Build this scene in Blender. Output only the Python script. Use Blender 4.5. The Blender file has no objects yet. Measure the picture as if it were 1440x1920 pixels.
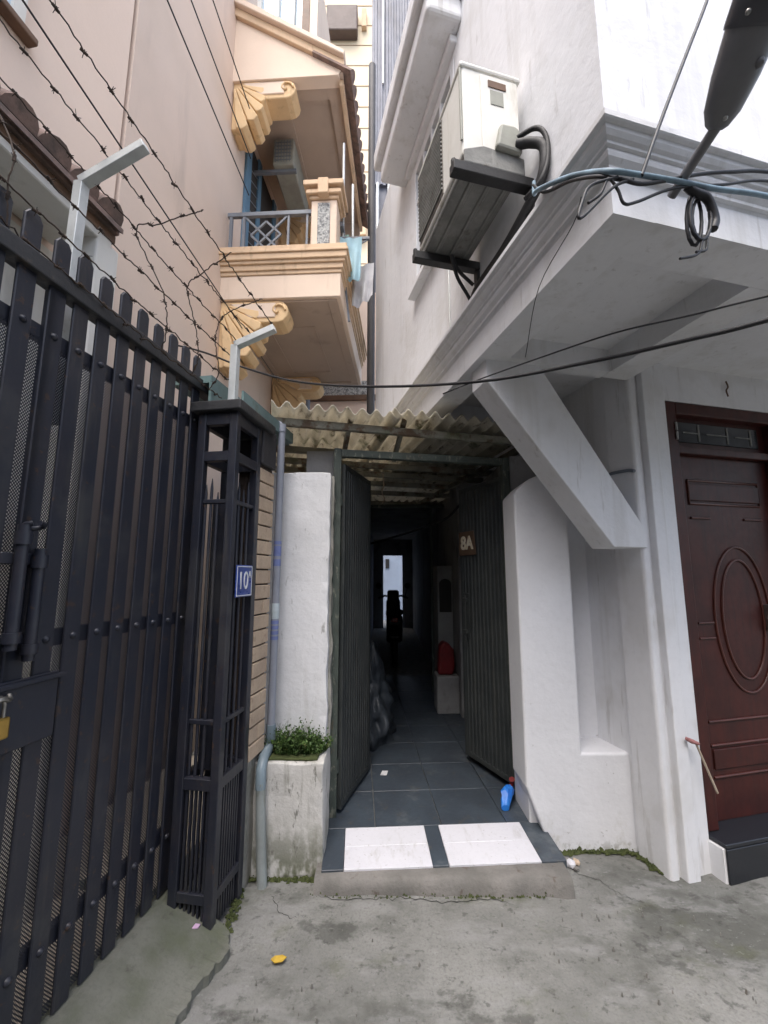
import bpy, bmesh, math, random
from mathutils import Vector, Matrix, noise
random.seed(7)
sc = bpy.context.scene
C = sc.collection

# ------------------------------------------------------------------ camera
cam_d = bpy.data.cameras.new('camera'); cam = bpy.data.objects.new('camera', cam_d); C.objects.link(cam)
cam.location = (0, 0, 1.55); cam.rotation_euler = (math.radians(98.37), 0, 0)
cam_d.sensor_fit = 'HORIZONTAL'; cam_d.sensor_width = 36; cam_d.lens = 36 * 795 / 1440
cam_d.clip_start = 0.05; cam_d.clip_end = 500
sc.camera = cam
# ------------------------------------------------------------------ light
SUN_EL, SUN_AZ = 64, 200        # overcast: high soft sun from behind the camera
w = bpy.data.worlds.new('World'); sc.world = w; w.use_nodes = True
nt = w.node_tree; nt.nodes.clear()
sky = nt.nodes.new('ShaderNodeTexSky'); sky.sky_type = 'NISHITA'; sky.sun_disc = False
sky.sun_elevation = math.radians(SUN_EL); sky.sun_rotation = math.radians(SUN_AZ)
sky.air_density = 1.0; sky.dust_density = 4.0; sky.ozone_density = 1.0
hs = nt.nodes.new('ShaderNodeHueSaturation'); hs.inputs['Saturation'].default_value = 0.72
bg = nt.nodes.new('ShaderNodeBackground'); bg.inputs['Strength'].default_value = 0.15
wo = nt.nodes.new('ShaderNodeOutputWorld')
nt.links.new(sky.outputs[0], hs.inputs['Color']); nt.links.new(hs.outputs[0], bg.inputs[0]); nt.links.new(bg.outputs[0], wo.inputs[0])
sl = bpy.data.lights.new('sun', 'SUN'); sl.energy = 0.55; sl.angle = math.radians(40); sl.color = (1, .975, .94)
so = bpy.data.objects.new('sun', sl); C.objects.link(so)
e, a = math.radians(SUN_EL), math.radians(SUN_AZ)
so.rotation_euler = Vector((-math.sin(a) * math.cos(e), -math.cos(a) * math.cos(e), -math.sin(e))).to_track_quat('-Z', 'Y').to_euler()
sc.view_settings.view_transform = 'Standard'; sc.view_settings.look = 'None'
sc.view_settings.gamma = 1; sc.view_settings.use_curve_mapping = False
sc.view_settings.exposure = 1.6
sc.cycles.max_bounces = 6; sc.cycles.diffuse_bounces = 4; sc.cycles.glossy_bounces = 2; sc.cycles.transparent_max_bounces = 8
sc.cycles.caustics_reflective = False; sc.cycles.caustics_refractive = False

# ------------------------------------------------------------------ materials
def lin(c): return tuple(((v / 255) / 12.92 if v <= 10 else (((v / 255) + .055) / 1.055) ** 2.4) for v in c)
MT = {}
def mat(name, c1, c2=None, scale=4, rough=.75, bump=.15, bscale=60, stains=(), metal=0, spec=.4, fine=.12, clear=0, det=4):
    """colours are linear reflectances; stains = (colour, scale xyz, lo, hi, strength, zmax or None)"""
    if name in MT: return MT[name]
    m = bpy.data.materials.new(name); m.use_nodes = True; MT[name] = m
    n, l = m.node_tree.nodes, m.node_tree.links; n.clear()
    out = n.new('ShaderNodeOutputMaterial'); p = n.new('ShaderNodeBsdfPrincipled'); l.new(p.outputs[0], out.inputs[0])
    p.inputs['Metallic'].default_value = metal; p.inputs['Specular IOR Level'].default_value = spec
    p.inputs['Coat Weight'].default_value = clear; p.inputs['Coat Roughness'].default_value = .15
    geo = n.new('ShaderNodeNewGeometry')
    def nz(sc3, det=3, rg=.6):
        mp = n.new('ShaderNodeMapping'); mp.inputs['Scale'].default_value = sc3 if isinstance(sc3, tuple) else (sc3,) * 3
        l.new(geo.outputs['Position'], mp.inputs[0]); t = n.new('ShaderNodeTexNoise'); t.inputs['Scale'].default_value = 1
        t.inputs['Detail'].default_value = det; t.inputs['Roughness'].default_value = rg
        l.new(mp.outputs[0], t.inputs[0]); return t.outputs[0]
    def ramp(src, lo, hi):
        r = n.new('ShaderNodeMapRange'); r.interpolation_type = 'SMOOTHSTEP'; r.inputs[1].default_value = lo; r.inputs[2].default_value = hi; l.new(src, r.inputs[0]); return r.outputs[0]
    def mix(f, A, B):
        x = n.new('ShaderNodeMix'); x.data_type = 'RGBA'
        if isinstance(f, float): x.inputs[0].default_value = f
        else: l.new(f, x.inputs[0])
        for i, v in ((6, A), (7, B)):
            if isinstance(v, tuple): x.inputs[i].default_value = (*v, 1)
            else: l.new(v, x.inputs[i])
        return x.outputs[2]
    def mul(A, b):
        x = n.new('ShaderNodeMath'); x.operation = 'MULTIPLY'; l.new(A, x.inputs[0])
        if isinstance(b, float): x.inputs[1].default_value = b
        else: l.new(b, x.inputs[1])
        return x.outputs[0]
    c2 = c2 or tuple(v * .82 for v in c1)
    col = mix(ramp(nz(scale), .35, .68), c1, c2)
    if fine:
        f = nz(bscale * 1.7, 3); col = mix(mul(ramp(f, .45, .75), fine), col, tuple(v * .55 for v in c1))
    for (sc_, s3, lo, hi, st, zm) in stains:
        f = mul(ramp(nz(s3, det, .66), lo, hi), float(st))
        if zm is not None:
            sx = n.new('ShaderNodeSeparateXYZ'); l.new(geo.outputs['Position'], sx.inputs[0])
            r = n.new('ShaderNodeMapRange'); r.inputs[1].default_value = zm[0]; r.inputs[2].default_value = zm[1]
            r.inputs[3].default_value = 1; r.inputs[4].default_value = 0; l.new(sx.outputs[2], r.inputs[0]); f = mul(f, r.outputs[0])
        col = mix(f, col, sc_)
    l.new(col, p.inputs['Base Color'])
    rr = n.new('ShaderNodeMapRange'); rr.inputs[3].default_value = max(0, rough - .12); rr.inputs[4].default_value = min(1, rough + .12)
    l.new(nz(scale * 5), rr.inputs[0]); l.new(rr.outputs[0], p.inputs['Roughness'])
    if bump:
        b = n.new('ShaderNodeBump'); b.inputs['Strength'].default_value = bump; b.inputs['Distance'].default_value = .01
        l.new(nz(bscale, 4, .62), b.inputs['Height']); l.new(b.outputs[0], p.inputs['Normal'])
    return m
MOSS = (.07, .095, .035); GRIME = (.10, .09, .075); DGR = (.035, .033, .03)
concrete = mat('concrete', (.225, .225, .213), (.155, .156, .146), 2.0, .88, .6, 55,
    [((.070, .072, .063), (.9, 1.1, 1), .46, .60, .75, None), ((.085, .092, .05), (1.7, 2.4, 1), .54, .66, .5, None),
     ((.25, .25, .245), (2.6, 5.5, 7), .50, .64, .6, None), ((.31, .31, .305), (30, 50, 30), .60, .70, .4, None), ((.04, .04, .036), (18, 22, 20), .56, .68, .55, None), ((.045, .046, .04), (2.2, 3.2, 3), .58, .64, .55, None)], fine=.6, det=6)
mossy = mat('mossy_concrete', (.165, .167, .145), (.118, .122, .10), 3, .92, .45, 40,
    [((.08, .095, .055), (3, 3, 3), .47, .66, .55, None), ((.19, .19, .175), (7, 9, 9), .54, .70, .5, None), ((.04, .04, .034), (9, 9, 9), .56, .70, .6, None)], fine=.35, det=8)
lip = mat('step_concrete', (.20, .19, .178), (.14, .135, .125), 6, .9, .5, 50, [((.085, .06, .045), (9, 9, 9), .58, .68, .7, None)], fine=.3)
white = mat('white_paint', (.76, .765, .785), (.71, .715, .735), 1.2, .7, .30, 16,
    [((.50, .49, .47), (7, 7, .45), .52, .70, .35, None), ((.56, .55, .53), (1.3, 1.3, 1.3), .52, .62, .35, None), ((.30, .28, .25), (17, 17, 2.2), .60, .70, .3, None)], fine=.08)
white_old = mat('white_paint_weathered', (.70, .705, .72), (.63, .635, .645), 2.5, .82, .22, 40,
    [((.36, .345, .30), (12, 12, 1.6), .54, .74, .6, (.1, 1.3)), ((.10, .11, .055), (9, 9, 5), .40, .60, .85, (.03, .30)), ((.13, .13, .11), (24, 24, 7), .62, .72, .6, None)], fine=.15)
white_niche = mat('white_paint_spotted', (.75, .755, .78), (.70, .705, .73), 1.6, .75, .35, 18,
    [((.20, .19, .17), (26, 26, 26), .66, .74, .7, (.2, 1.0)), ((.36, .34, .26), (8, 8, 6), .50, .68, .6, (.0, .22)), ((.10, .095, .06), (20, 20, 20), .5, .62, .75, (-.02, .06))], fine=.08)
planter_m = mat('stained_white_paint', (.58, .57, .55), (.49, .48, .455), 5, .85, .3, 40,
    [((.22, .215, .18), (18, 18, 1.8), .50, .68, .65, None), ((.09, .10, .05), (9, 9, 5), .40, .58, .9, (.02, .34)), ((.09, .088, .07), (24, 24, 9), .58, .68, .7, None)], fine=.25)
grey_plas = mat('grey_plaster', (.33, .32, .29), (.22, .215, .19), 4, .9, .4, 40, [((.10, .10, .07), (8, 8, 3), .52, .68, .7, None)], fine=.3)
pink_shaded = mat('pink_paint_shaded', (.74, .605, .515), (.67, .55, .465), .8, .8, .12, 30, [((.46, .38, .33), (3, 3, .4), .56, .8, .5, None)], fine=.05)  # darker copy of the pink paint: side wall's shade put into the colour
pink = mat('pink_paint', (.82, .665, .56), (.77, .62, .52), .8, .8, .10, 30, [((.52, .40, .32), (3, 3, .4), .56, .8, .5, None)], fine=.04)
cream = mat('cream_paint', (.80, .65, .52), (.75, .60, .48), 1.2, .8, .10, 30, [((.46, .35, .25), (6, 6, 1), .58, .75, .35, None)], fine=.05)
ochre = mat('ochre_paint', (.80, .57, .32), (.72, .51, .29), 4, .75, .12, 40, [((.34, .22, .11), (8, 8, 3), .55, .72, .5, None)], fine=.08)
ochre2 = mat('tan_paint', (.70, .51, .34), (.62, .45, .30), 4, .8, .12, 40, [((.30, .20, .12), (8, 8, 2), .55, .72, .5, None)], fine=.08)
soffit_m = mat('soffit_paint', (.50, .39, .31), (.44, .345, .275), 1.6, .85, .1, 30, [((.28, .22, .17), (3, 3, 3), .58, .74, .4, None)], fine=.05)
yard_w = mat('porch_paint', (.76, .74, .69), (.70, .68, .63), 2, .8, .1, 30, [((.36, .33, .28), (5, 5, 1), .58, .75, .4, None)], fine=.06)
farcream = mat('far_cream_paint', (.80, .68, .50), (.75, .63, .46), .3, .8, 0, 10, fine=0)
joint_m = mat('far_joint_line', (.42, .30, .20), None, 3, .9, 0, fine=0)
tile_cl = mat('roof_tile_clay', (.27, .185, .155), (.17, .125, .11), 9, .85, .35, 50, [((.09, .08, .07), (14, 14, 14), .5, .68, .6, None)], fine=.3)
steel = mat('painted_dark_steel', (.019, .022, .034), (.027, .027, .036), 5, .40, .08, 60, [((.060, .058, .056), (18, 18, 2), .54, .70, .5, None), ((.085, .048, .028), (26, 26, 26), .62, .68, .6, None), ((.07, .07, .068), (3, 3, 3), .52, .66, .35, None)], spec=.5, fine=.2)
steel_lt = mat('gate_top_steel', (.045, .045, .047), (.032, .033, .036), 9, .5, .2, 60, [((.10, .075, .055), (20, 20, 20), .58, .7, .5, None)], fine=.2)
galv = mat('galvanised_steel', (.66, .68, .67), (.56, .58, .57), 9, .5, .1, 50, [((.25, .17, .09), (16, 16, 16), .62, .72, .6, None)], metal=.3, fine=.1)
rusty = mat('rusty_wire', (.045, .032, .026), (.07, .045, .03), 30, .8, .2, 100)
brick_m = mat('beige_brick', (.54, .42, .31), (.45, .345, .26), 7, .85, .3, 70, [((.25, .17, .12), (18, 18, 18), .56, .7, .4, None)], fine=.25)
mortar = mat('dark_mortar', (.07, .05, .04), (.045, .035, .03), 20, .95, .3, 60)
darkplate = mat('dark_fascia', (.045, .043, .047), None, 5, .7, .1)
tealm = mat('teal_sheet_metal', (.17, .26, .255), (.12, .18, .18), 4, .5, .1, 40, [((.10, .11, .07), (10, 10, 10), .55, .7, .6, None)])
pvc = mat('grey_pvc', (.27, .29, .34), (.23, .25, .30), 6, .45, .06, 50, [((.14, .14, .12), (20, 20, 4), .6, .72, .4, None)], spec=.5)
pvc2 = mat('old_grey_pvc', (.30, .33, .33), (.24, .265, .26), 6, .55, .1, 50, [((.13, .13, .09), (18, 18, 4), .55, .7, .5, None)])
pvc_el = mat('pvc_elbow', (.20, .26, .30), None, 6, .4, .05, 50, spec=.5)
print_b = mat('pipe_print_blue', (.16, .20, .42), None, 20, .5, 0); print_w = mat('pipe_print_pale', (.50, .58, .62), None, 20, .5, 0)
door_met = mat('alley_gate_paint', (.045, .050, .049), (.030, .035, .036), 5, .5, .25, 45, [((.055, .056, .05), (22, 22, 1.2), .52, .7, .55, None), ((.07, .05, .035), (26, 26, 10), .64, .74, .5, None)], fine=.2)
frame_met = mat('alley_frame_paint', (.065, .080, .068), (.045, .055, .048), 9, .6, .3, 45, [((.24, .24, .19), (30, 30, 12), .58, .68, .7, None), ((.11, .08, .05), (24, 24, 12), .6, .7, .5, None)], fine=.3)
fibro = mat('fibre_cement', (.72, .68, .59), (.60, .565, .48), 6, .9, .35, 45, [((.12, .09, .055), (5, 5, 20), .54, .68, .75, None), ((.11, .125, .045), (4, 4, 4), .58, .7, .6, None), ((.62, .58, .49), (11, 11, 11), .6, .72, .5, None)], fine=.3)
def _translucent(m, f):
    n, l = m.node_tree.nodes, m.node_tree.links; p = [x for x in n if x.type == 'BSDF_PRINCIPLED'][0]; out = [x for x in n if x.type == 'OUTPUT_MATERIAL'][0]
    t = n.new('ShaderNodeBsdfTranslucent'); mx = n.new('ShaderNodeMixShader'); mx.inputs[0].default_value = f
    l.new(p.inputs['Base Color'].links[0].from_socket, t.inputs[0]); l.new(p.outputs[0], mx.inputs[1]); l.new(t.outputs[0], mx.inputs[2]); l.new(mx.outputs[0], out.inputs[0])
_translucent(fibro, .5)
purlin_m = mat('purlin_steel', (.30, .29, .24), (.21, .20, .165), 7, .75, .3, 40, [((.12, .065, .035), (9, 9, 9), .5, .64, .8, None), ((.12, .15, .08), (5, 5, 5), .55, .68, .5, None)], fine=.25)
slate = mat('dark_floor_tile', (.055, .070, .088), (.042, .052, .066), 4, .42, .12, 40, [((.13, .145, .155), (6, 6, 6), .54, .72, .55, None), ((.085, .08, .07), (16, 16, 16), .58, .7, .6, None)], spec=.45, fine=.25)
grout = mat('grout', (.22, .225, .22), (.13, .13, .125), 12, .95, .2)
wtile = mat('white_floor_tile', (.62, .62, .665), (.58, .58, .62), 3, .5, .03, 30, [((.36, .35, .33), (14, 5, 14), .54, .70, .4, None), ((.22, .21, .19), (50, 50, 50), .62, .70, .4, None)], fine=.12)
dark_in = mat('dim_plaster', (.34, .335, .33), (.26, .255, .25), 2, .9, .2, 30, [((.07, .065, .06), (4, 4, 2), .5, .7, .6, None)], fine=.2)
blue_in = mat('dim_blue_plaster', (.32, .37, .48), (.25, .29, .38), 2, .9, .15, 30, fine=.2)
wood = mat('mahogany', (.060, .0125, .009), (.040, .009, .007), 6, .5, .05, 40, [((.028, .008, .007), (40, 40, 2.5), .45, .7, .6, None)], spec=.3, clear=.06, fine=.15)
wood_l = mat('mahogany_moulding', (.092, .026, .018), (.065, .018, .012), 8, .4, .05, 40, spec=.4, clear=.15, fine=.1)
granite = mat('black_granite', (.015, .017, .022), (.020, .022, .027), 160, .3, .02, 60, spec=.5)
brass = mat('brass', (.55, .36, .10), (.42, .27, .08), 12, .35, .05, 50, metal=.9)
chrome = mat('worn_steel', (.42, .41, .39), (.30, .29, .27), 12, .35, .05, 50, metal=.9)
ac_m = mat('ac_casing', (.74, .73, .68), (.68, .67, .62), 4, .55, .06, 40, [((.40, .36, .27), (10, 10, 2), .56, .72, .5, None)], fine=.06)
ac_g = mat('ac_dirty_cover', (.33, .335, .29), (.27, .27, .235), 6, .6, .1, 40, fine=.1)
ac_b = mat('ac_base_steel', (.24, .24, .225), (.17, .17, .16), 8, .7, .3, 40, [((.30, .30, .28), (20, 20, 3), .58, .7, .5, None), ((.09, .07, .055), (10, 10, 10), .55, .7, .6, None)], fine=.25)
black_m = mat('black_rubber', (.016, .016, .017), (.025, .025, .026), 15, .6, .1, 60)
grill_m = mat('dark_grille', (.20, .18, .16), None, 12, .6, 0)
glass_d = mat('dark_glass', (.02, .023, .026), None, 2, .12, 0, spec=.6, fine=0)
glass_b = mat('pale_window_glass', (.42, .55, .66), (.55, .65, .72), .8, .12, 0, spec=.7, fine=0)
brownf = mat('brown_frame', (.16, .09, .055), (.11, .065, .04), 6, .6, .1, 40)
bluep = mat('blue_shutter_paint', (.12, .23, .34), (.10, .19, .28), 4, .6, .1, 40)
greyrail = mat('grey_rail_paint', (.19, .21, .24), (.15, .165, .19), 6, .5, .05, 40)
darkmesh = mat('dark_opening', (.045, .04, .038), None, 3, .9, 0)
relief = mat('carved_grey_relief', (.42, .43, .42), (.12, .125, .13), 26, .8, .9, 30, [((.60, .60, .58), (45, 45, 45), .5, .6, .8, None)])
metalclad = mat('blue_grey_cladding', (.17, .18, .22), (.12, .125, .155), 1.2, .55, .1, 20, [((.08, .08, .095), (2, 2, .5), .5, .7, .6, None)])
blue_sign = mat('blue_enamel', (.035, .075, .32), (.03, .06, .26), 8, .3, .02, 50, spec=.6, fine=.05)
lettering = mat('white_lettering', (.80, .82, .86), None, 8, .4, 0, fine=0)
sign_cream = mat('sign_plate_brown', (.13, .08, .05), (.10, .06, .038), 20, .6, .1); sign_let = mat('sign_letters_cream', (.80, .74, .60), (.7, .6, .42), 30, .5, 0)
lampm = mat('lamp_grey', (.17, .17, .178), (.145, .145, .152), 5, .42, .04, 60, spec=.5); lampd = mat('lamp_dark', (.075, .075, .085), None, 5, .45, .03, 60, spec=.5)
lens_m = mat('lamp_lens', (.30, .30, .34), None, 5, .15, 0, spec=.6)
bluecab = mat('blue_cable', (.23, .34, .42), (.14, .20, .25), 10, .5, .05, 50); blackcab = mat('black_cable', (.022, .022, .025), None, 10, .5, .05)
leaf_g = mat('weed_leaf', (.04, .085, .018), (.07, .125, .026), 30, .65, .1, 60, [((.03, .05, .018), (25, 25, 25), .48, .62, .7, None), ((.16, .13, .05), (40, 40, 40), .60, .68, .8, None)])
moss_m = mat('moss', (.045, .058, .018), (.075, .09, .03), 22, .95, .6, 90, fine=.3)
tarp = mat('grey_tarpaulin', (.045, .055, .068), (.06, .072, .085), 6, .4, .3, 12, spec=.5)
red_m = mat('red_plastic', (.20, .018, .02), (.14, .014, .015), 6, .5, .1); paper = mat('paper_scrap', (.72, .72, .74), (.6, .6, .62), 20, .8, .1)
bluebag = mat('blue_plastic', (.02, .16, .62), (.03, .22, .72), 14, .4, .3, 40, spec=.5); yellow = mat('dead_leaf', (.55, .36, .05), (.42, .27, .04), 30, .7, .1)
stickm = mat('bare_stick', (.50, .41, .32), (.40, .32, .24), 20, .8, .2); redt = mat('red_tape', (.36, .16, .15), None, 20, .5, 0)
cloth_b = mat('pale_blue_cloth', (.42, .62, .70), (.36, .55, .63), 6, .9, .2, 60); cloth_g = mat('pale_green_cloth', (.45, .64, .54), None, 6, .9, .2, 60)
cloth_w = mat('white_cloth', (.66, .65, .66), (.55, .54, .57), 6, .9, .2, 60); cloth_p = mat('pink_cloth', (.62, .50, .49), None, 6, .9, .2, 60)
bike_m = mat('motorbike_black', (.02, .02, .022), None, 6, .3, 0, spec=.5); redlamp = mat('tail_lamp', (.3, .02, .02), None, 6, .25, 0)

# perforated sheet: round holes on a staggered grid
perf = bpy.data.materials.new('perforated_steel'); perf.use_nodes = True
def _perf():
    n, l = perf.node_tree.nodes, perf.node_tree.links; n.clear()
    out = n.new('ShaderNodeOutputMaterial'); p = n.new('ShaderNodeBsdfPrincipled'); p.inputs['Base Color'].default_value = (.022, .024, .036, 1); p.inputs['Roughness'].default_value = .4
    tr = n.new('ShaderNodeBsdfTransparent'); mx = n.new('ShaderNodeMixShader'); l.new(mx.outputs[0], out.inputs[0])
    tc = n.new('ShaderNodeTexCoord'); sp = n.new('ShaderNodeSeparateXYZ'); l.new(tc.outputs['Object'], sp.inputs[0])
    def mth(op, A, B=None):
        x = n.new('ShaderNodeMath'); x.operation = op
        for i, v in ((0, A), (1, B)):
            if v is None: continue
            if isinstance(v, (int, float)): x.inputs[i].default_value = v
            else: l.new(v, x.inputs[i])
        return x.outputs[0]
    PI_ = .0092
    def cell(off):
        u = mth('SUBTRACT', mth('FRACT', mth('ADD', mth('DIVIDE', sp.outputs[1], PI_), off)), .5)
        v = mth('SUBTRACT', mth('FRACT', mth('ADD', mth('DIVIDE', sp.outputs[2], PI_ * 1.25), off)), .5)
        return mth('LESS_THAN', mth('ADD', mth('MULTIPLY', u, u), mth('MULTIPLY', v, v)), .072)
    l.new(mth('MAXIMUM', cell(0.0), cell(.5)), mx.inputs[0]); l.new(p.outputs[0], mx.inputs[1]); l.new(tr.outputs[0], mx.inputs[2])
_perf()

# ------------------------------------------------------------------ helpers
class Fr:                                            # a local frame: origin, turned about z
    def __init__(s, ox, oy, deg):
        s.ox, s.oy = ox, oy; s.a = math.radians(deg); s.c, s.s = math.cos(s.a), math.sin(s.a)
    def __call__(s, x, y, z): return Vector((s.ox + x * s.c - y * s.s, s.oy + x * s.s + y * s.c, z))
W = Fr(0, 0, 0); R = Fr(.75, 1.23, 14); G = Fr(-.74, 2.05, -9.2); K = Fr(-1.9, 0, -3); A = Fr(-.05, 2.69, 3.5); FG = Fr(-.325, 2.79, 11)

class MB:
    def __init__(s, fr=W): s.v, s.f, s.sm, s.fr = [], [], [], fr
    def add(s, vs, fs, smooth=False, world=False):
        o = len(s.v); s.v += [Vector(p) if world else s.fr(*p) for p in vs]
        s.f += [[i + o for i in f] for f in fs]; s.sm += [smooth] * len(fs); return s
    def box(s, x0, x1, y0, y1, z0, z1):
        return s.add([(x, y, z) for x in (x0, x1) for y in (y0, y1) for z in (z0, z1)],
                     [(0, 1, 3, 2), (4, 6, 7, 5), (0, 4, 5, 1), (2, 3, 7, 6), (0, 2, 6, 4), (1, 5, 7, 3)])
    def prism(s, poly, axis, t0, t1, smooth=False):
        """poly of 2-D points extruded along axis: 'x' -> (y,z), 'y' -> (x,z), 'z' -> (x,y)"""
        n = len(poly); m = {'x': lambda p, t: (t, p[0], p[1]), 'y': lambda p, t: (p[0], t, p[1]), 'z': lambda p, t: (p[0], p[1], t)}[axis]
        s.add([m(p, t) for t in (t0, t1) for p in poly], [list(range(n)), list(range(2 * n - 1, n - 1, -1))])
        o = len(s.v) - 2 * n; fs = [(i, (i + 1) % n, n + (i + 1) % n, n + i) for i in range(n)]
        s.f += [[i + o for i in f] for f in fs]; s.sm += [smooth] * n; return s
    def tube(s, pts, r, seg=8, world=False, cap=True):
        P = [Vector(p) if world else s.fr(*p) for p in pts]; n = len(P); rr = r if isinstance(r, (list, tuple)) else [r] * n
        ref = None; vs = []
        for i, p in enumerate(P):
            d = (P[min(i + 1, n - 1)] - P[max(i - 1, 0)]).normalized()
            if ref is None: ref = d.orthogonal().normalized()
            else:
                ref = (ref - d * ref.dot(d)); ref = ref.normalized() if ref.length > 1e-6 else d.orthogonal().normalized()
            b = d.cross(ref)
            vs += [p + (ref * math.cos(2 * math.pi * k / seg) + b * math.sin(2 * math.pi * k / seg)) * rr[i] for k in range(seg)]
        fs = [(i * seg + k, i * seg + (k + 1) % seg, (i + 1) * seg + (k + 1) % seg, (i + 1) * seg + k) for i in range(n - 1) for k in range(seg)]
        s.add(vs, fs, True, True)
        if cap: s.add(vs[:seg], [list(range(seg - 1, -1, -1))], False, True); s.add(vs[-seg:], [list(range(seg))], False, True)
        return s
    def beam(s, a, b, wd, ht):                        # rectangular bar between two local points
        p, q = s.fr(*a), s.fr(*b); d = (q - p).normalized(); up = Vector((0, 0, 1))
        if abs(d.z) > .98: up = s.fr(0, 1, 0) - s.fr(0, 0, 0)
        x = d.cross(up).normalized(); u = x.cross(d)
        vs = [c + x * sx * wd / 2 + u * su * ht / 2 for c in (p, q) for sx in (-1, 1) for su in (-1, 1)]
        return s.add(vs, [(0, 1, 3, 2), (4, 6, 7, 5), (0, 4, 5, 1), (2, 3, 7, 6), (0, 2, 6, 4), (1, 5, 7, 3)], False, True)
    def disc(s, c, ax, r, h, seg=14, r2=None):
        a_, b_ = Vector(c), Vector(c) + Vector(ax).normalized() * h
        return s.tube([tuple(a_), tuple(b_)], [r, r if r2 is None else r2], seg)
    def dome(s, c, ax, r, seg=8):
        a_ = Vector(c); d = Vector(ax).normalized()
        return s.tube([tuple(a_), tuple(a_ + d * r * .5), tuple(a_ + d * r * .8)], [r, r * .86, r * .35], seg)
    def build(s, name, m, parent=None, bevel=0, seg=2, **tg):
        off = parent_loc(parent)
        me = bpy.data.meshes.new(name); me.from_pydata([v - off for v in s.v], [], s.f)
        bm = bmesh.new(); bm.from_mesh(me); bmesh.ops.recalc_face_normals(bm, faces=bm.faces); bm.to_mesh(me); bm.free()
        for p, f in zip(me.polygons, s.sm): p.use_smooth = f
        me.materials.append(m); o = bpy.data.objects.new(name, me); C.objects.link(o)
        if parent is not None: o.parent = parent
        if bevel:
            b = o.modifiers.new('bevel', 'BEVEL'); b.width = bevel; b.segments = seg; b.limit_method = 'ANGLE'; b.angle_limit = math.radians(40)
        for k, v in tg.items(): o[{'cat': 'category'}.get(k, k)] = v
        return o
def parent_loc(p):
    v = Vector((0, 0, 0))
    while p is not None: v = v + p.location; p = p.parent
    return v
def thing(name, label, cat, loc, group=None):
    o = bpy.data.objects.new(name, None); C.objects.link(o); o.location = loc; o.empty_display_size = .1
    o['label'] = label; o['category'] = cat
    if group: o['group'] = group
    return o
def struct(o): o['kind'] = 'structure'; return o
def lin2_(a_, b_): return [a_, b_]
def spline(P, n=8):                                   # Catmull-Rom through local points
    out = []; P = [Vector(p) for p in P]; Q = [P[0] * 2 - P[1]] + P + [P[-1] * 2 - P[-2]]
    for i in range(1, len(Q) - 2):
        for k in range(n):
            t = k / n; a0, b0, c0, d0 = Q[i - 1], Q[i], Q[i + 1], Q[i + 2]
            out.append(tuple(.5 * ((2 * b0) + (c0 - a0) * t + (2 * a0 - 5 * b0 + 4 * c0 - d0) * t * t + (-a0 + 3 * b0 - 3 * c0 + d0) * t ** 3)))
    return out + [tuple(P[-1])]
def text_mesh(name, txt, size, origin, right, up, m, parent, depth=.003, sx=1.0, bold=0):
    cu = bpy.data.curves.new(name, 'FONT'); cu.body = txt; cu.size = size; cu.extrude = depth; cu.align_x = 'CENTER'; cu.align_y = 'CENTER'; cu.offset = bold
    t = bpy.data.objects.new(name, cu); C.objects.link(t); bpy.context.view_layer.update()
    me = bpy.data.meshes.new_from_object(t); bpy.data.objects.remove(t)
    r, u = Vector(right).normalized(), Vector(up).normalized(); nn = r.cross(u); off = parent_loc(parent)
    for v in me.vertices: v.co = Vector(origin) + r * v.co.x * sx + u * v.co.y + nn * v.co.z - off
    me.materials.clear(); me.materials.append(m); o = bpy.data.objects.new(name, me); C.objects.link(o); o.parent = parent; return o
def fbm(x, y, z=0, s=1): return noise.fractal(Vector((x * s, y * s, z * s)), 1, 2, 4)

# ================================================================== SETTING
def ground():
    def axis(lo, hi, a0, a1, st):
        v = [a0 + i * st for i in range(int((a1 - a0) / st) + 1)]
        return [lo, lo / 3, a0 - 2, a0 - .5] + v + [a1 + .5, a1 + 2, hi / 3, hi]
    xs, ys = axis(-80, 80, -2.2, 3.2, .045), axis(-80, 80, -.4, 3.4, .045)
    def h(x, y):
        if not (-2.4 < x < 3.4 and -.6 < y < 3.6): return 0
        d = .011 * fbm(x, y, 1, 1.1) + .004 * fbm(x, y, 5, 7) + .002 * fbm(x, y, 9, 22)
        return d - .004
    nx = len(xs); b = MB(); b.add([(x, y, h(x, y)) for y in ys for x in xs], [(j * nx + i, j * nx + i + 1, (j + 1) * nx + i + 1, (j + 1) * nx + i) for j in range(len(ys) - 1) for i in range(nx - 1)], True)
    return struct(b.build('ground', concrete))
ground()
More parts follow.
